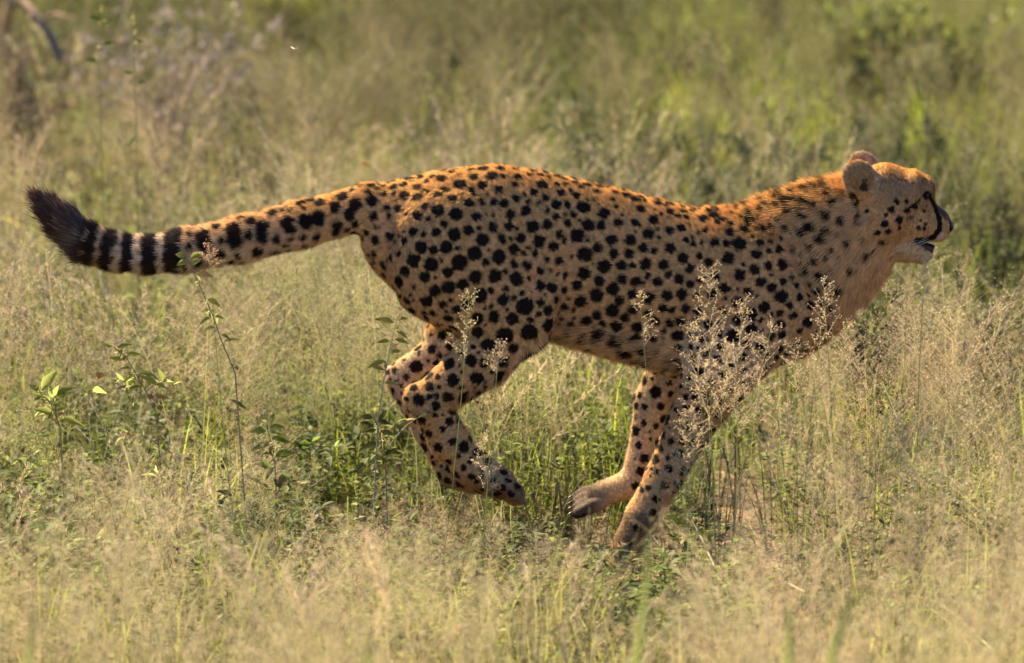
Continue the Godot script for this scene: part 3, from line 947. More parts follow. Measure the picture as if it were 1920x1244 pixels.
func field(lo: Vector3, hi: Vector3, cell: float, cut: float, keep_right: bool, carve: bool) -> void:
	# the smooth union of all bones on a grid, then one vertex in each cell that the surface crosses and one quad round each crossed edge
	var nx := int((hi.x - lo.x) / cell) + 2
	var ny := int((hi.y - lo.y) / cell) + 2
	var nz := int((hi.z - lo.z) / cell) + 2
	var f := PackedFloat32Array()
	f.resize(nx * ny * nz)
	f.fill(1.0)
	var best := PackedFloat32Array()
	best.resize(nx * ny * nz)
	best.fill(1.0)
	var own := PackedByteArray()
	own.resize(nx * ny * nz)
	for n in bone_a.size():
		var flat := bone_flat[n]
		var k := bone_blend[n]
		var a := bone_a[n]
		var b := bone_b[n]
		var ra := bone_ra[n]
		var rb := bone_rb[n]
		var zc := (a.z + b.z) * 0.5
		var m := maxf(ra, rb) + k + cell * 2.0
		var mz := maxf(ra, rb) / flat + (k + cell * 2.0)
		var i0 := maxi(0, int((minf(a.x, b.x) - m - lo.x) / cell))
		var i1 := mini(nx - 1, int((maxf(a.x, b.x) + m - lo.x) / cell) + 1)
		var j0 := maxi(0, int((minf(a.y, b.y) - m - lo.y) / cell))
		var j1 := mini(ny - 1, int((maxf(a.y, b.y) + m - lo.y) / cell) + 1)
		var k0 := maxi(0, int((minf(a.z, b.z) - mz - lo.z) / cell))
		var k1 := mini(nz - 1, int((maxf(a.z, b.z) + mz - lo.z) / cell) + 1)
		var ab := b - a
		var ab2 := ab.length_squared()
		var soft := 1.0 / sqrt(flat)
		for j in range(j0, j1 + 1):
			for i in range(i0, i1 + 1):
				var at := (j * nx + i) * nz
				var q := Vector3(lo.x + i * cell, lo.y + j * cell, 0)
				for l in range(k0, k1 + 1):
					var now := f[at + l]
					if now < -0.03:
						continue
					q.z = lo.z + l * cell
					var t := clampf((q - a).dot(ab) / ab2, 0.0, 1.0)
					var c := q - a - ab * t
					c.z *= flat
					var d := (c.length() - lerpf(ra, rb, t)) * soft
					if d > k + cell * 2.0:
						continue
					if d < best[at + l]:
						best[at + l] = d
						own[at + l] = n
					var h := maxf(k - absf(now - d), 0.0) / k
					f[at + l] = minf(now, d) - h * h * k * 0.25
	if carve:
		var ab := mouth_b - mouth_a
		for j in ny:
			for i in nx:
				for l in nz:
					var q := Vector3(lo.x + i * cell, lo.y + j * cell, lo.z + l * cell)
					if q.x < mouth_a.x - 0.02 or absf(q.y - mouth_a.y) > 0.05:
						continue
					var t := clampf((q - mouth_a).dot(ab) / ab.length_squared(), 0.0, 1.5)
					var c := q - mouth_a - ab * t
					c.z *= 0.28
					var d := c.length() - lerpf(2.0, 8.0, t) / S
					var at := (j * nx + i) * nz + l
					if -d > f[at]:
						f[at] = -d
						own[at] = 255
	var cells := {}
	var sx := nz
	var sy := nx * nz
	for j in ny - 1:
		for i in nx - 1:
			var row := j * sy + i * sx
			for l in nz - 1:
				var at := row + l
				if absf(f[at]) > cell * 2.2:
					continue
				var v8 := [f[at], f[at + sx], f[at + sy], f[at + sx + sy], f[at + 1], f[at + sx + 1], f[at + sy + 1], f[at + sx + sy + 1]]
				var inside := 0
				for x in v8:
					if x < 0.0:
						inside += 1
				if inside == 0 or inside == 8:
					continue
				var sum := Vector3.ZERO
				var hits := 0
				for e in EDGES:
					var p: float = v8[e[0]]
					var q: float = v8[e[1]]
					if (p < 0.0) != (q < 0.0):
						sum += CORNERS[e[0]].lerp(CORNERS[e[1]], p / (p - q))
						hits += 1
				var where := lo + (Vector3(i, j, l) + sum / hits) * cell
				if keep_right != (where.x > cut) and absf(where.x - cut) > cell * 1.2:
					continue
				cells[at] = skin_v.size()
				skin_v.append(where)
				skin_own.append(own[at])
	for at in cells:
		var here: float = f[at]
		# edges from this corner along x, y and z; the four cells round each
		for axis in 3:
			var s: int = [sx, sy, 1][axis]
			var there: float = f[at + s]
			if (here < 0.0) == (there < 0.0):
				continue
			var u: int = [sy, 1, sx][axis]
			var w: int = [1, sx, sy][axis]
			var c0: int = cells.get(at, -1)
			var c1: int = cells.get(at - u, -1)
			var c2: int = cells.get(at - u - w, -1)
			var c3: int = cells.get(at - w, -1)
			if c0 < 0 or c1 < 0 or c2 < 0 or c3 < 0:
				continue
			if here < 0.0:
				skin_ix.append_array([c0, c2, c1, c0, c3, c2])
			else:
				skin_ix.append_array([c0, c1, c2, c0, c2, c3])

const EDGES := [[0, 1], [2, 3], [4, 5], [6, 7], [0, 2], [1, 3], [4, 6], [5, 7], [0, 4], [1, 5], [2, 6], [3, 7]]
const CORNERS := [Vector3(0, 0, 0), Vector3(1, 0, 0), Vector3(0, 1, 0), Vector3(1, 1, 0), Vector3(0, 0, 1), Vector3(1, 0, 1), Vector3(0, 1, 1), Vector3(1, 1, 1)]

# the coat's spots as the animal wears them: across, down and size, by region
const HIPS := [100,310,34,60,370,25,190,290,34,175,240,22,255,242,26,308,250,22,360,190,26,362,258,26,435,203,28,495,172,24,570,165,30,580,110,28,660,122,32,750,152,26,800,100,34,680,80,30,895,112,24,850,152,34,915,160,16,980,95,30,995,155,28,1060,130,30,1100,155,34,1170,145,22,1130,198,34,980,198,32,1040,195,12,1085,242,34,890,225,30,935,242,10,800,210,25,735,232,30,675,188,38,610,262,34,530,238,32,430,270,26,270,328,22,325,330,24,345,385,14,415,368,30,478,390,18,530,338,34,632,358,38,700,298,28,660,260,10,780,285,28,825,260,10,858,300,22,918,308,25,990,275,28,1050,300,14,1040,348,28,955,372,27,850,362,26,748,372,30,565,415,22,452,475,16,390,455,32,300,408,22,195,380,28,240,395,18,275,478,25,342,505,30,200,445,22,250,560,22,315,578,20,440,545,36,522,460,34,625,475,34,700,448,28,760,438,14,835,430,30,900,380,12,945,435,26,990,450,12,1075,438,34,1110,520,32,1010,498,28,950,500,14,895,492,30,780,500,36,580,545,32,512,558,26,640,550,16,555,615,12,395,617,38,495,637,38,650,627,42,735,577,44,795,628,22,870,595,40,970,557,32,1025,578,14,1090,580,30,1105,672,24,1032,640,26,953,632,24,905,678,16,848,703,38,738,708,36,585,680,34,668,748,32,458,705,36,345,677,38,315,735,30,248,670,22,525,710,10,590,765,38,515,785,40,393,767,20,468,840,38,600,830,14,760,810,42,825,780,22,905,770,18,965,717,38,1035,712,16,1100,755,28,1135,805,10,1105,850,22,1020,870,46,1000,795,30,895,830,46,825,870,16,790,880,12,690,860,34,630,890,36,585,942,28,750,935,32,848,925,42,955,938,40,1050,940,24,1045,1015,56,910,1033,46,755,1010,40,670,1050,32,822,1085,38,960,1108,30,1050,1125,46,725,1170,34,800,1180,38,600,1185,34,910,1175,34]
const FLANK := [1170,765,26,1250,785,20,1320,760,26,1340,855,32,1250,880,22,1150,890,44,1165,978,38,1370,960,28,1300,900,12,1285,975,18,1390,1035,16]
const SHOULDER := [55,265,34,165,298,36,75,215,28,130,165,28,200,155,26,195,255,28,150,205,20,290,195,26,290,252,24,370,200,22,372,278,26,445,265,26,270,305,18,245,355,30,340,352,28,378,345,12,440,340,26,535,310,22,610,285,18,560,270,14,78,370,30,150,375,26,20,430,34,60,530,34,130,495,34,207,452,28,220,528,24,310,452,28,305,528,22,408,418,28,467,440,24,380,495,26,440,510,25,530,392,28,590,385,20,640,350,22,690,400,20,720,345,24,770,395,18,615,445,22,660,472,22,705,460,16,530,495,28,600,550,26,690,537,18,775,462,24,745,572,22,165,598,32,262,592,24,318,592,18,393,588,28,492,588,24,640,605,22,518,640,18,575,665,24,55,637,32,138,675,26,265,668,24,340,680,24,385,685,22,460,683,25,640,690,20,700,665,22,780,655,22,215,722,32,20,702,24,125,757,34,320,750,24,412,770,27,515,755,26,592,748,28,675,750,18,755,750,24,825,710,24,35,797,32,252,785,24,212,842,36,325,835,26,125,868,30,65,900,30,280,882,24,410,855,22,488,828,20,540,835,22,615,825,22,820,830,22,232,930,38,350,930,28,450,900,24,525,912,22,585,898,22,160,985,30,262,1018,32,345,995,26,435,1000,24,570,975,30,320,1080,40,410,1065,26,120,1065,24,80,980,20,225,1110,26,
	910,470,34,850,550,32,862,395,30,950,390,24,920,345,26,1015,452,20,1068,443,16,995,520,24,1060,500,18,1115,488,22,1050,380,18,1010,380,22,1100,360,22,1180,375,18,1130,425,16,1260,385,18,1208,490,22,1280,300,22,990,605,24,1052,585,22,1130,575,26,1187,572,14,1255,565,16,1285,610,18,915,640,30,1075,632,12,1020,672,24,1075,705,26,1138,672,20,1190,640,20,1225,690,22,955,732,24,998,752,28,885,785,28,1132,757,32,1235,760,20,1268,775,18,1180,805,20,1040,815,28,965,853,32,1080,858,22,1125,850,20,1020,890,14,890,880,28,1200,865,20,1230,885,18,1130,910,22,970,935,34,1025,950,24,1085,930,18,1140,968,22,1175,965,18,1235,945,18,870,975,34,1080,975,20,1015,1040,26,1060,1095,24,1225,1015,20,940,1020,26,1130,1050,22,700,985,24,750,1000,24,720,1060,26,780,1100,22,680,1170,30,640,1100,28,820,1195,24,750,1220,20,920,1160,22]
const NECK := [1195,520,20,1265,515,14,1155,580,22,1115,620,18,1210,660,24,1105,690,22,1130,745,24,1220,720,18,1060,760,18,1310,645,22,1315,700,12,1100,830,20,990,890,24,975,780,14,1015,780,16,1040,860,16,990,585,12,1330,555,20,1360,530,16,1345,545,14,1275,590,20,1300,580,18,1400,590,7,1390,630,7,1430,600,6,1370,660,7,1440,640,6,1410,680,6,1360,715,8,1400,720,7,1380,560,6,1420,560,6,1100,230,13,1165,260,13,1220,285,12,1060,270,9,1130,285,9,1250,262,10,1290,290,10,1190,225,9,1330,310,9,
	700,600,30,580,690,32,615,535,22,805,645,22,655,760,30,685,810,26,735,860,18,780,910,14,775,750,14,850,800,22,565,830,20,610,945,20,870,1010,22,920,1000,28,780,1150,30,740,1120,20,630,1040,24,625,1170,26,745,510,20,690,1030,22,740,990,14,940,420,20,945,450,20,930,395,14]
const HINDLEG := [300,315,30,385,305,30,300,405,40,215,370,28,370,480,36,505,450,38,640,440,42,310,560,40,410,590,28,480,545,34,575,545,36,500,620,30,405,640,24,485,680,36,780,430,40,350,195,26,370,230,22,630,495,22,560,820,36,500,790,26,640,850,34,530,870,26,590,780,30,690,900,30,600,900,24,760,960,26]
const FORELEG := [670,340,18,715,265,18,755,275,18,655,305,16,720,330,16,690,400,20,780,430,18,600,595,24,640,470,20,505,350,28,690,235,18,830,300,16,740,150,18,800,250,18,880,230,18,985,250,20,930,245,16,1000,160,16,560,660,20,620,540,18,540,740,20,500,800,18,490,860,22,420,930,22,400,1010,24]
const TAIL := [955,345,22,1015,390,40,1030,430,36,1085,330,30,1105,480,28,1180,360,36,1185,410,36,1262,305,28,1320,345,34,1325,385,30,1300,470,32,1378,270,28,1450,320,32,1465,345,28,1440,445,24,1465,250,20,1525,240,20,1605,220,24,1540,315,34,1605,300,34,1525,400,18,1595,400,28,1685,240,30,1725,185,30,1700,340,26,1690,375,22,1790,230,32,1765,280,28,1805,150,20,1870,205,36,1885,300,28,1790,335,24,1650,190,16,870,380,30,865,430,44,880,395,30]

var spots := []              # [centre, radius, stretch]
var spot_cells := {}

func spot_list(list: Array, ox: float, oy: float, scale: float, reach: float) -> void:
	for i in list.size() / 3:
		spots.append([Vector2(ox + list[i * 3] / scale, oy + list[i * 3 + 1] / scale), maxf(list[i * 3 + 2], 12.5 if scale == 4.0 else 0.0) / scale * reach])

func place_spots(normal: PackedVector3Array) -> void:
	# every listed spot goes to the near side's skin and, a little shifted, to the far side's
	spot_list(HIPS, 640, 280, 2.9625, 1.12)
	spot_list(FLANK, 640, 280, 2.9625, 1.22)
	spot_list(SHOULDER, 1080, 300, 2.9615, 1.24)
	spot_list(NECK, 1380, 250, 4.0, 1.35)
	spot_list(HINDLEG, 680, 560, 2.963, 1.0)
	spot_list(FORELEG, 1020, 600, 2.392, 1.0)
	spot_list(TAIL, 20, 300, 2.743, 1.15)
	var columns := {}
	for i in skin_v.size():
		var p := skin_v[i]
		var d := drawn(p)
		var key := Vector2i(int(floor(d.x / 16.0)), int(floor(d.y / 16.0)))
		if not columns.has(key):
			columns[key] = [p.z, p.z]
		else:
			var c: Array = columns[key]
			c[0] = maxf(c[0], p.z)
			c[1] = minf(c[1], p.z)
	var placed := []
	for s in spots:
		var c2: Vector2 = s[0]
		for side in [1, -1]:
			var at := c2 if side == 1 else c2 + Vector2(rng.randf_range(-9, 9), rng.randf_range(-9, 9))
			var key := Vector2i(int(floor(at.x / 16.0)), int(floor(at.y / 16.0)))
			var zs = columns.get(key)
			if zs == null:
				for dx in [-1, 1]:
					zs = columns.get(key + Vector2i(dx, 0)) if zs == null else zs
				for dy in [-1, 1]:
					zs = columns.get(key + Vector2i(0, dy)) if zs == null else zs
			if zs == null:
				continue
			var depth: float = zs[0] if side == 1 else zs[1]
			var centre := grid(at.x, at.y - absf(depth) * S * SLANT, 0) + Vector3(0, 0, depth)
			var room: float = s[1] / S
			if at.x > 700.0:
				room = minf(room, nearest_spot(centre, 1.0) - 0.0022)
			if room < 0.0028:
				continue
			add_spot(centre, room)
	# the rest of the coat: new spots wherever the skin is still bare
	var order := RandomNumberGenerator.new()
	order.seed = 12
	for t in 16000:
		var i := order.randi() % skin_v.size()
		var p := skin_v[i]
		var u := drawn(p).x
		var v := drawn(p).y
		if u > 1560 or u < 345 or v > 930 or (v > 640 and u > 1000 and u < 1190):
			continue
		var r := order.randf_range(6.5, 12.5) / S
		var gap := nearest_spot(p, 1.0)
		if (t > 11000 and u > 720.0 and gap > 0.0075 and order.randf() < 0.7):
			add_spot(p, order.randf_range(0.003, 0.0055))
		elif gap > r * 1.15 or (gap > r * 0.8 and normal[i].y > 0.72 and u > 560.0):
			add_spot(p, r * 0.9)

func add_spot(p: Vector3, r: float) -> void:
	var id := [p, r]
	for i in range(int(floor((p.x - r * 1.4) / 0.04)), int(floor((p.x + r * 1.4) / 0.04)) + 1):
		for j in range(int(floor((p.y - r * 1.4) / 0.04)), int(floor((p.y + r * 1.4) / 0.04)) + 1):
			var key := Vector2i(i, j)
			if not spot_cells.has(key):
				spot_cells[key] = []
			spot_cells[key].append(id)

func nearest_spot(p: Vector3, _w: float) -> float:
	# distance to the rim of the nearest spot
	var best := 1.0
	for i in range(-1, 2):
		for j in range(-1, 2):
			for s in spot_cells.get(Vector2i(int(floor(p.x / 0.04)) + i, int(floor(p.y / 0.04)) + j), []):
				best = minf(best, p.distance_to(s[0]) - s[1])
	return best

func in_spot(p: Vector3) -> float:
	var best := 1.0
	for s in spot_cells.get(Vector2i(int(floor(p.x / 0.04)), int(floor(p.y / 0.04))), []):
		best = minf(best, p.distance_to(s[0]) - s[1])
	return best

func near_line(p: Vector2, pts: Array) -> float:
	var best := 1e9
	for i in pts.size() - 1:
		best = minf(best, p.distance_to(Geometry2D.get_closest_point_to_segment(p, pts[i], pts[i + 1])))
	return best

const TEAR := [Vector2(1737, 364), Vector2(1750, 388), Vector2(1759, 412), Vector2(1759, 432), Vector2(1749, 444), Vector2(1732, 450), Vector2(1718, 452)]
const TAIL_LINE := [Vector2(690, 390), Vector2(567, 421), Vector2(457, 449), Vector2(348, 470), Vector2(275, 478), Vector2(220, 473), Vector2(166, 457), Vector2(129, 428), Vector2(60, 370)]

func drawn(p: Vector3) -> Vector2:
	return Vector2(p.x * S + 960.0, GY - p.y * S * 0.987 + absf(p.z) * S * SLANT)

func coat(p: Vector3, n: Vector3) -> Color:
	# the coat's colour at a point of the skin, with some face shading painted in
	var u := p.x * S + 960.0
	var v := drawn(p).y
	var black := Color(0.021, 0.013, 0.008)
	var tan := Color(0.69, 0.405, 0.155)
	var rust := Color(0.74, 0.385, 0.09)
	var cream := Color(0.74, 0.56, 0.34)
	var w := fine.get_noise_3d(p.x * 30.0, p.y * 30.0, p.z * 30.0)
	if u < 352.0:
		# the end of the tail: dark rings on cream, then a dark brush
		var slant := (v - 470.0) * 0.18
		if u < 168.0 - slant:
			var faint := absf(u + slant - 152.0) < 5.0 or absf(u + slant - 128.0) < 4.0
			return Color(0.21, 0.14, 0.09) if faint and w > -0.25 else Color(0.085, 0.050, 0.034)
		for c in [[180.0, 11.0], [214.0, 12.0], [249.0, 12.0], [290.0, 14.0], [335.0, 16.0]]:
			if absf(u + slant * (0.4 if c[0] > 240.0 else 1.0) - c[0]) < c[1] * (1.0 + 0.5 * w):
				return black * 1.6
		return (tan * 0.8).lerp(cream, clampf((u - 165.0) / 90.0, 0.3, 0.9))
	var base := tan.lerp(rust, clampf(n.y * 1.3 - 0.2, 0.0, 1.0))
	# paler below: the belly, the insides of the legs, throat and chin
	var low := 0.0
	if v < 720.0 and u > 700.0 and u < 1500.0:
		low = clampf(-n.y * 1.2 - 0.25, 0.0, 1.0) * clampf((v - 560.0) / 80.0, 0.0, 1.0)
	if u > 1030.0 and u < 1480.0 and v < 720.0 and v > 580.0:
		low = maxf(low, clampf((v - 590.0) / 100.0, 0.0, 0.55))
	if v > 640.0:
		low = maxf(low, 0.10 + clampf((v - 860.0) / 250.0, 0.0, 0.2))
		if (n.z < 0.0) != (p.z < 0.0):
			low = maxf(low, 0.7)
	if u < 690.0:
		low = maxf(low, clampf(-n.y * 0.9, 0.0, 0.8) + clampf((640.0 - u) / 700.0, 0.0, 0.4))
	if u > 1650.0 and v > 440.0 and v < 505.0:
		low = maxf(low, clampf((v - 440.0) / 30.0, 0.0, 1.0) * clampf((u - 1660.0) / 35.0, 0.0, 1.0) * 0.85)
	if u > 1560.0 and u < 1700.0 and v > 470.0:
		low = maxf(low, 0.15)
	base = base.lerp(cream, clampf(low + w * 0.15, 0.0, 1.0))
	if u > 1575.0:
		# the face
		var q := Vector2(u, v)
		var ear := u < 1646.0 and v < 362.0 and absf(p.z) > 0.044
		if u > 1778.0 and v < 438.0 and v > 408.0:
			return Color(0.012, 0.010, 0.010)
		if q.distance_to(Vector2(1735, 367)) < 8.5 and absf(p.z) > 0.018:
			return black
		if near_line(q, TEAR) < 2.8 + clampf((v - 370.0) / 22.0, 0.0, 2.6) + 1.5 * w and absf(p.z) > 0.006:
			return black
		if near_line(q, [Vector2(1714, 453), Vector2(1756, 467)]) < 3.5 + clampf((u - 1714.0) / 8.0, 0.0, 4.0) and u > 1711.0:
			return Color(0.02, 0.012, 0.01)
		if near_line(q, [Vector2(1722, 375), Vector2(1708, 388), Vector2(1692, 398)]) < 2.6:
			return black
		if near_line(q, [Vector2(1596, 366), Vector2(1607, 382), Vector2(1614, 400), Vector2(1613, 416)]) < 3.2:
			return black * 1.5
		if ear:
			base = Color(0.44, 0.28, 0.115)
			if Vector2((u - 1617.0) * 1.5, v - 352.0).distance_to(Vector2.ZERO) < 11.0 + 9.0 * w:
				return Color(0.075, 0.050, 0.032)
			if q.distance_to(Vector2(1606, 333)) > 26.0:
				base = Color(0.55, 0.38, 0.21)
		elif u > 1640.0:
			base = base.lerp(Color(0.30, 0.20, 0.12), 0.6 * clampf((400.0 - v) / 40.0, 0.0, 1.0) * clampf((0.95 - n.y) * 2.0, 0.0, 1.0))  # sides of the upper face darkened: shading painted into the coat colour
		if not ear and (u > 1640.0 and v < 348.0 and u < 1740.0 and fine.get_noise_3d(p.x * 75.0, p.y * 75.0, p.z * 75.0) > 0.27 or u > 1690.0 and u < 1742.0 and v > 382.0 and v < 440.0 and fine.get_noise_3d(p.x * 90.0, p.y * 90.0 + 7.0, 0.0) > 0.36):
			return Color(0.10, 0.055, 0.03)
		if u > 1745.0 and v > 438.0:
			base = cream
		if u > 1738.0 and v > 375.0 and v < 415.0 and absf(p.z) < 0.02:
			base = Color(0.20, 0.12, 0.075)
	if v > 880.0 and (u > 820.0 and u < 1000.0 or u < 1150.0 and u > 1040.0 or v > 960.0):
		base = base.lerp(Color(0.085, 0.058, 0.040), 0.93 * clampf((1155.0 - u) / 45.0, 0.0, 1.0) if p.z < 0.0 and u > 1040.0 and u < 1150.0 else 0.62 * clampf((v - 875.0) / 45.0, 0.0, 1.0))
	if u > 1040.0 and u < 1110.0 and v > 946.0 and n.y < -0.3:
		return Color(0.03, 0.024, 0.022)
	var d := in_spot(p)
	var small := 0.0009 * w + 0.0015 * rng.randf_range(-1.0, 1.0)
	if d + small < 0.0:
		return black
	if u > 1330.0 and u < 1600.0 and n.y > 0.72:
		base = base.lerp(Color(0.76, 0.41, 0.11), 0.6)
	# freckles between the spots
	if v < 700.0 and fine.get_noise_3d(p.x * 55.0 + 9.0, p.y * 55.0, p.z * 55.0) > 0.62:
		base = base * 0.55
	return base

func cheetah() -> void:
	rng.seed = 168
	skeleton()
	var neck := grid(1600, 0).x
	field(grid(20, 1120, -150), grid(1640, 270, 150), CELL, neck, false, false)
	field(grid(1560, 560, -110), grid(1810, 270, 110), 0.0036, neck, true, true)
	var count := skin_v.size()
	# normals and the fur's lie, both smoothed over the skin
	var normal := PackedVector3Array()
	normal.resize(count)
	var flow := PackedVector3Array()
	var fur := PackedFloat32Array()
	flow.resize(count)
	fur.resize(count)
	for i in count:
		var o := skin_own[i]
		flow[i] = bone_flow[o] if o < 255 else Vector3.LEFT
		fur[i] = bone_fur[o] if o < 255 else 0.0
	for t in skin_ix.size() / 3:
		var a := skin_ix[t * 3]
		var b := skin_ix[t * 3 + 1]
		var c := skin_ix[t * 3 + 2]
		var nn := (skin_v[c] - skin_v[a]).cross(skin_v[b] - skin_v[a])
		normal[a] += nn
		normal[b] += nn
		normal[c] += nn
	for i in count:
		normal[i] = normal[i].normalized()
	for turn in 14:
		var f2 := flow.duplicate()
		var l2 := fur.duplicate()
		var w := PackedFloat32Array()
		w.resize(count)
		w.fill(1.0)
		for t in skin_ix.size() / 3:
			var a := skin_ix[t * 3]
			var b := skin_ix[t * 3 + 1]
			f2[a] += flow[b]
			f2[b] += flow[a]
			l2[a] += fur[b]
			l2[b] += fur[a]
			w[a] += 1.0
			w[b] += 1.0
		for i in count:
			flow[i] = f2[i] / w[i]
			fur[i] = l2[i] / w[i]
	place_spots(normal)
	var b := Builder.new()
	b.v = skin_v
	b.n = normal
	b.ix = skin_ix
	b.c.resize(count)
	for i in count:
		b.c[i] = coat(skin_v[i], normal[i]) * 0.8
	var root := thing("cheetah", "spotted cheetah in full gallop with its long ringed tail held out behind", "cheetah")
	var hide := StandardMaterial3D.new()
	hide.vertex_color_use_as_albedo = true
	hide.roughness = 0.75
	hide.metallic_specular = 0.25
	part("body", b.mesh(), hide, root)
	fur_coat(root, normal, flow, fur)
	face_parts(root)

func hair_tuft() -> ArrayMesh:
	# a few tapering hairs; they run along y, and z points away from the skin
	var b := Builder.new()
	var own := RandomNumberGenerator.new()
	own.seed = 41
	for k in 8:
		var f := (k - 3.5) / 3.5
		var foot := Vector3(f * 0.19 + own.randf_range(-0.03, 0.03), 0, own.randf_range(-0.04, 0.03))
		var off := Vector3(f * 0.10 + own.randf_range(-0.24, 0.24), 1.0, own.randf_range(-0.12, 0.26)) * own.randf_range(0.6, 1.15)
		var from := b.v.size()
		var p := curve3(foot, foot + off * 0.5 + Vector3(0, 0, 0.10), foot + off, 2)
		b.ribbon(p, 0.062, 0.014, Vector3(-1, 0, (0.3 if k % 2 == 0 else -0.3)), Color(0.88, 0.88, 0.88), Color(1.14, 1.14, 1.14))
		var tilt := Vector3(0.26 if k % 2 == 0 else -0.26, 0.22 if k % 4 < 2 else 0.08, 1.0).normalized()
		for i in range(from, b.v.size()):
			b.n[i] = tilt
	return b.mesh()

func fur_coat(root: Node3D, normal: PackedVector3Array, flow: PackedVector3Array, fur: PackedFloat32Array) -> void:
	var where := []
	var tint := PackedColorArray()
	for t in skin_ix.size() / 3:
		var ia := skin_ix[t * 3]
		var ib := skin_ix[t * 3 + 1]
		var ic := skin_ix[t * 3 + 2]
		if skin_own[ia] == 255:
			continue
		var a := skin_v[ia]
		if a.distance_to(grid(1735, 367 - 29.0 * SLANT, 29.0 * signf(a.z))) < 0.007:
			continue
		var e1 := skin_v[ib] - a
		var e2 := skin_v[ic] - a
		var area := e1.cross(e2).length() * 0.5
		var head := a.x > 0.735
		var per := 190000.0 if head else 105000.0 if a.x > -0.35 else 120000.0
		var need := area * per
		var many := int(need) + (1 if rng.randf() < need - int(need) else 0)
		for k in many:
			var r1 := rng.randf()
			var r2 := rng.randf()
			if r1 + r2 > 1.0:
				r1 = 1.0 - r1
				r2 = 1.0 - r2
			var p := a + e1 * r1 + e2 * r2
			var n := (normal[ia] * (1.0 - r1 - r2) + normal[ib] * r1 + normal[ic] * r2).normalized()
			var d := flow[ia]
			d = d - n * n.dot(d)
			var slack := d.length()
			d = d.normalized() if slack > 0.05 else n.cross(Vector3(0.3, 0.2, 1)).normalized()
			var long := fur[ia] * rng.randf_range(0.75, 1.2)
			var lift := 0.31
			if a.x < -0.35:
				lift = 0.42
			elif a.x > 0.42 and a.x < 0.74:
				lift = 0.34
				if n.y > 0.6:
					long *= 1.25
					lift = 0.6
			elif n.y < -0.5 and a.y > 0.38 and a.y < 0.56:
				long *= 2.8
			if a.x < -0.90:
				lift = 0.26
				long *= rng.randf_range(0.8, 1.8)
			var lock := Vector3(fine.get_noise_3d(p.x * 28.0, p.y * 28.0, p.z * 28.0), fine.get_noise_3d(p.x * 28.0 + 50.0, p.y * 28.0, p.z * 28.0), fine.get_noise_3d(p.x * 28.0, p.y * 28.0 + 50.0, p.z * 28.0))
			var y := (d + n * lift * rng.randf_range(0.6, 1.5) + lock * 0.4 + rvec() * 0.16).normalized()
			var z := (n - y * n.dot(y)).normalized()
			var x := y.cross(z)
			var wide := lerpf(0.012, long, 0.4) * rng.randf_range(0.9, 1.3)
			where.append(Transform3D(Basis(x * wide, y * long, z * wide), p))
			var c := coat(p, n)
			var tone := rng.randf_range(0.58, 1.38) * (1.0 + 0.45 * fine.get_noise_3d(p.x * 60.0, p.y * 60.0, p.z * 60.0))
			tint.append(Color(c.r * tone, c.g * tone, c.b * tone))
	var m := plant_mat(0.65, 0.7)
	m.metallic_specular = 0.22
	print("fur tufts ", where.size(), " skin ", skin_ix.size() / 3)
	multi("fur", hair_tuft(), m, where, tint, root)

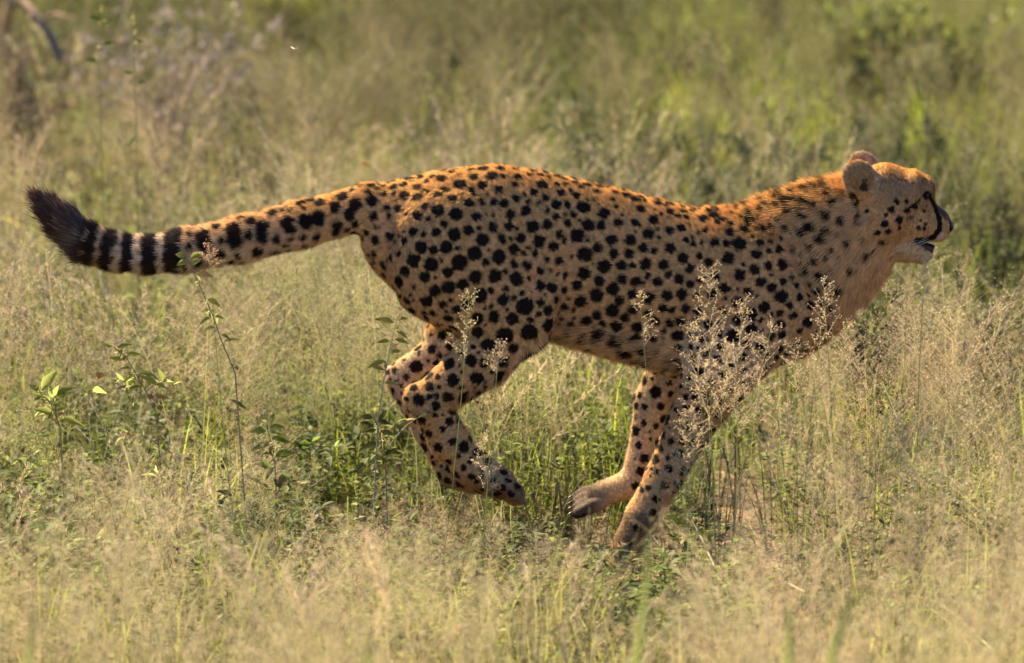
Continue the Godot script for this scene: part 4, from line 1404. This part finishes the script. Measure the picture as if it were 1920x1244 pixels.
func face_parts(root: Node3D) -> void:
	var gloss := StandardMaterial3D.new()
	gloss.albedo_color = Color(0.05, 0.03, 0.02)
	gloss.roughness = 0.25
	var ball := SphereMesh.new()
	ball.radius = 0.0088
	ball.height = 0.0176
	ball.radial_segments = 20
	ball.rings = 12
	for side in [1, -1]:
		var eye := part("eye", ball, gloss, root)
		eye.position = grid(1733, 366 - 27.0 * SLANT, side * 27.0)
	var gum := StandardMaterial3D.new()
	gum.albedo_color = Color(0.16, 0.08, 0.07)
	gum.roughness = 0.5
	var mb := Builder.new()
	mb.tube(PackedVector3Array([grid(1706, 452, 0), grid(1712, 454, 0), grid(1722, 458, 0), grid(1734, 462, 0), grid(1744, 466, 0), grid(1748, 468, 0)]), 0.006, 0.0105, Color.WHITE, 10)
	for i in mb.v.size():
		mb.v[i].z *= 1.7
	part("mouth", mb.mesh(), gum, root)
	var nose_mat := StandardMaterial3D.new()
	nose_mat.albedo_color = Color(0.10, 0.08, 0.08)
	nose_mat.roughness = 0.45
	var nb := SphereMesh.new()
	nb.radius = 0.0125
	nb.height = 0.022
	nb.radial_segments = 18
	nb.rings = 10
	var nose := part("nose", nb, nose_mat, root)
	nose.position = grid(1778, 423, 0)
	nose.rotation_degrees = Vector3(0, 0, -52)
	nose.scale = Vector3(1.0, 0.85, 1.15)
	var white := StandardMaterial3D.new()
	white.albedo_color = Color(0.92, 0.90, 0.84)
	white.roughness = 0.4
	white.cull_mode = BaseMaterial3D.CULL_DISABLED
	for side in [1, -1]:
		for k in 6:
			var b := Builder.new()
			var foot := grid(1748 - k * 3.0, 437 + (k % 3) * 5.0, side * 27.0)
			var out := Vector3(-0.035 - 0.008 * k, -0.012 - 0.006 * (k % 3), side * 0.03)
			b.ribbon(curve3(foot, foot + out * 0.5 + Vector3.UP * 0.004, foot + out, 4), 0.0007, 0.0002, Vector3.UP, Color.WHITE, Color.WHITE)
			part("whisker", b.mesh(), white, root)
	var claw_mat := StandardMaterial3D.new()
	claw_mat.albedo_color = Color(0.30, 0.27, 0.25)
	claw_mat.roughness = 0.35
	for k in 4:
		var b := Builder.new()
		var z := -62.0 + (k - 1.5) * 18.0
		var foot := grid(1078, 949 + (k - 1.5) * 10.0 + absf(z) * SLANT, z)
		b.tube(curve3(foot, foot + Vector3(-0.010, 0.002, 0), foot + Vector3(-0.016, -0.008, 0), 4), 0.0034, 0.0006, Color.WHITE, 6)
		part("claw", b.mesh(), claw_mat, root)
	for k in 4:
		var b := Builder.new()
		var z := 55.0 + (k - 1.5) * 18.0
		var foot := grid(978, 938 - absf(z) * SLANT, z)
		b.tube(curve3(foot, foot + Vector3(0.008, -0.004, 0), foot + Vector3(0.010, -0.014, 0), 4), 0.0032, 0.0006, Color.WHITE, 6)
		part("claw", b.mesh(), claw_mat, root)
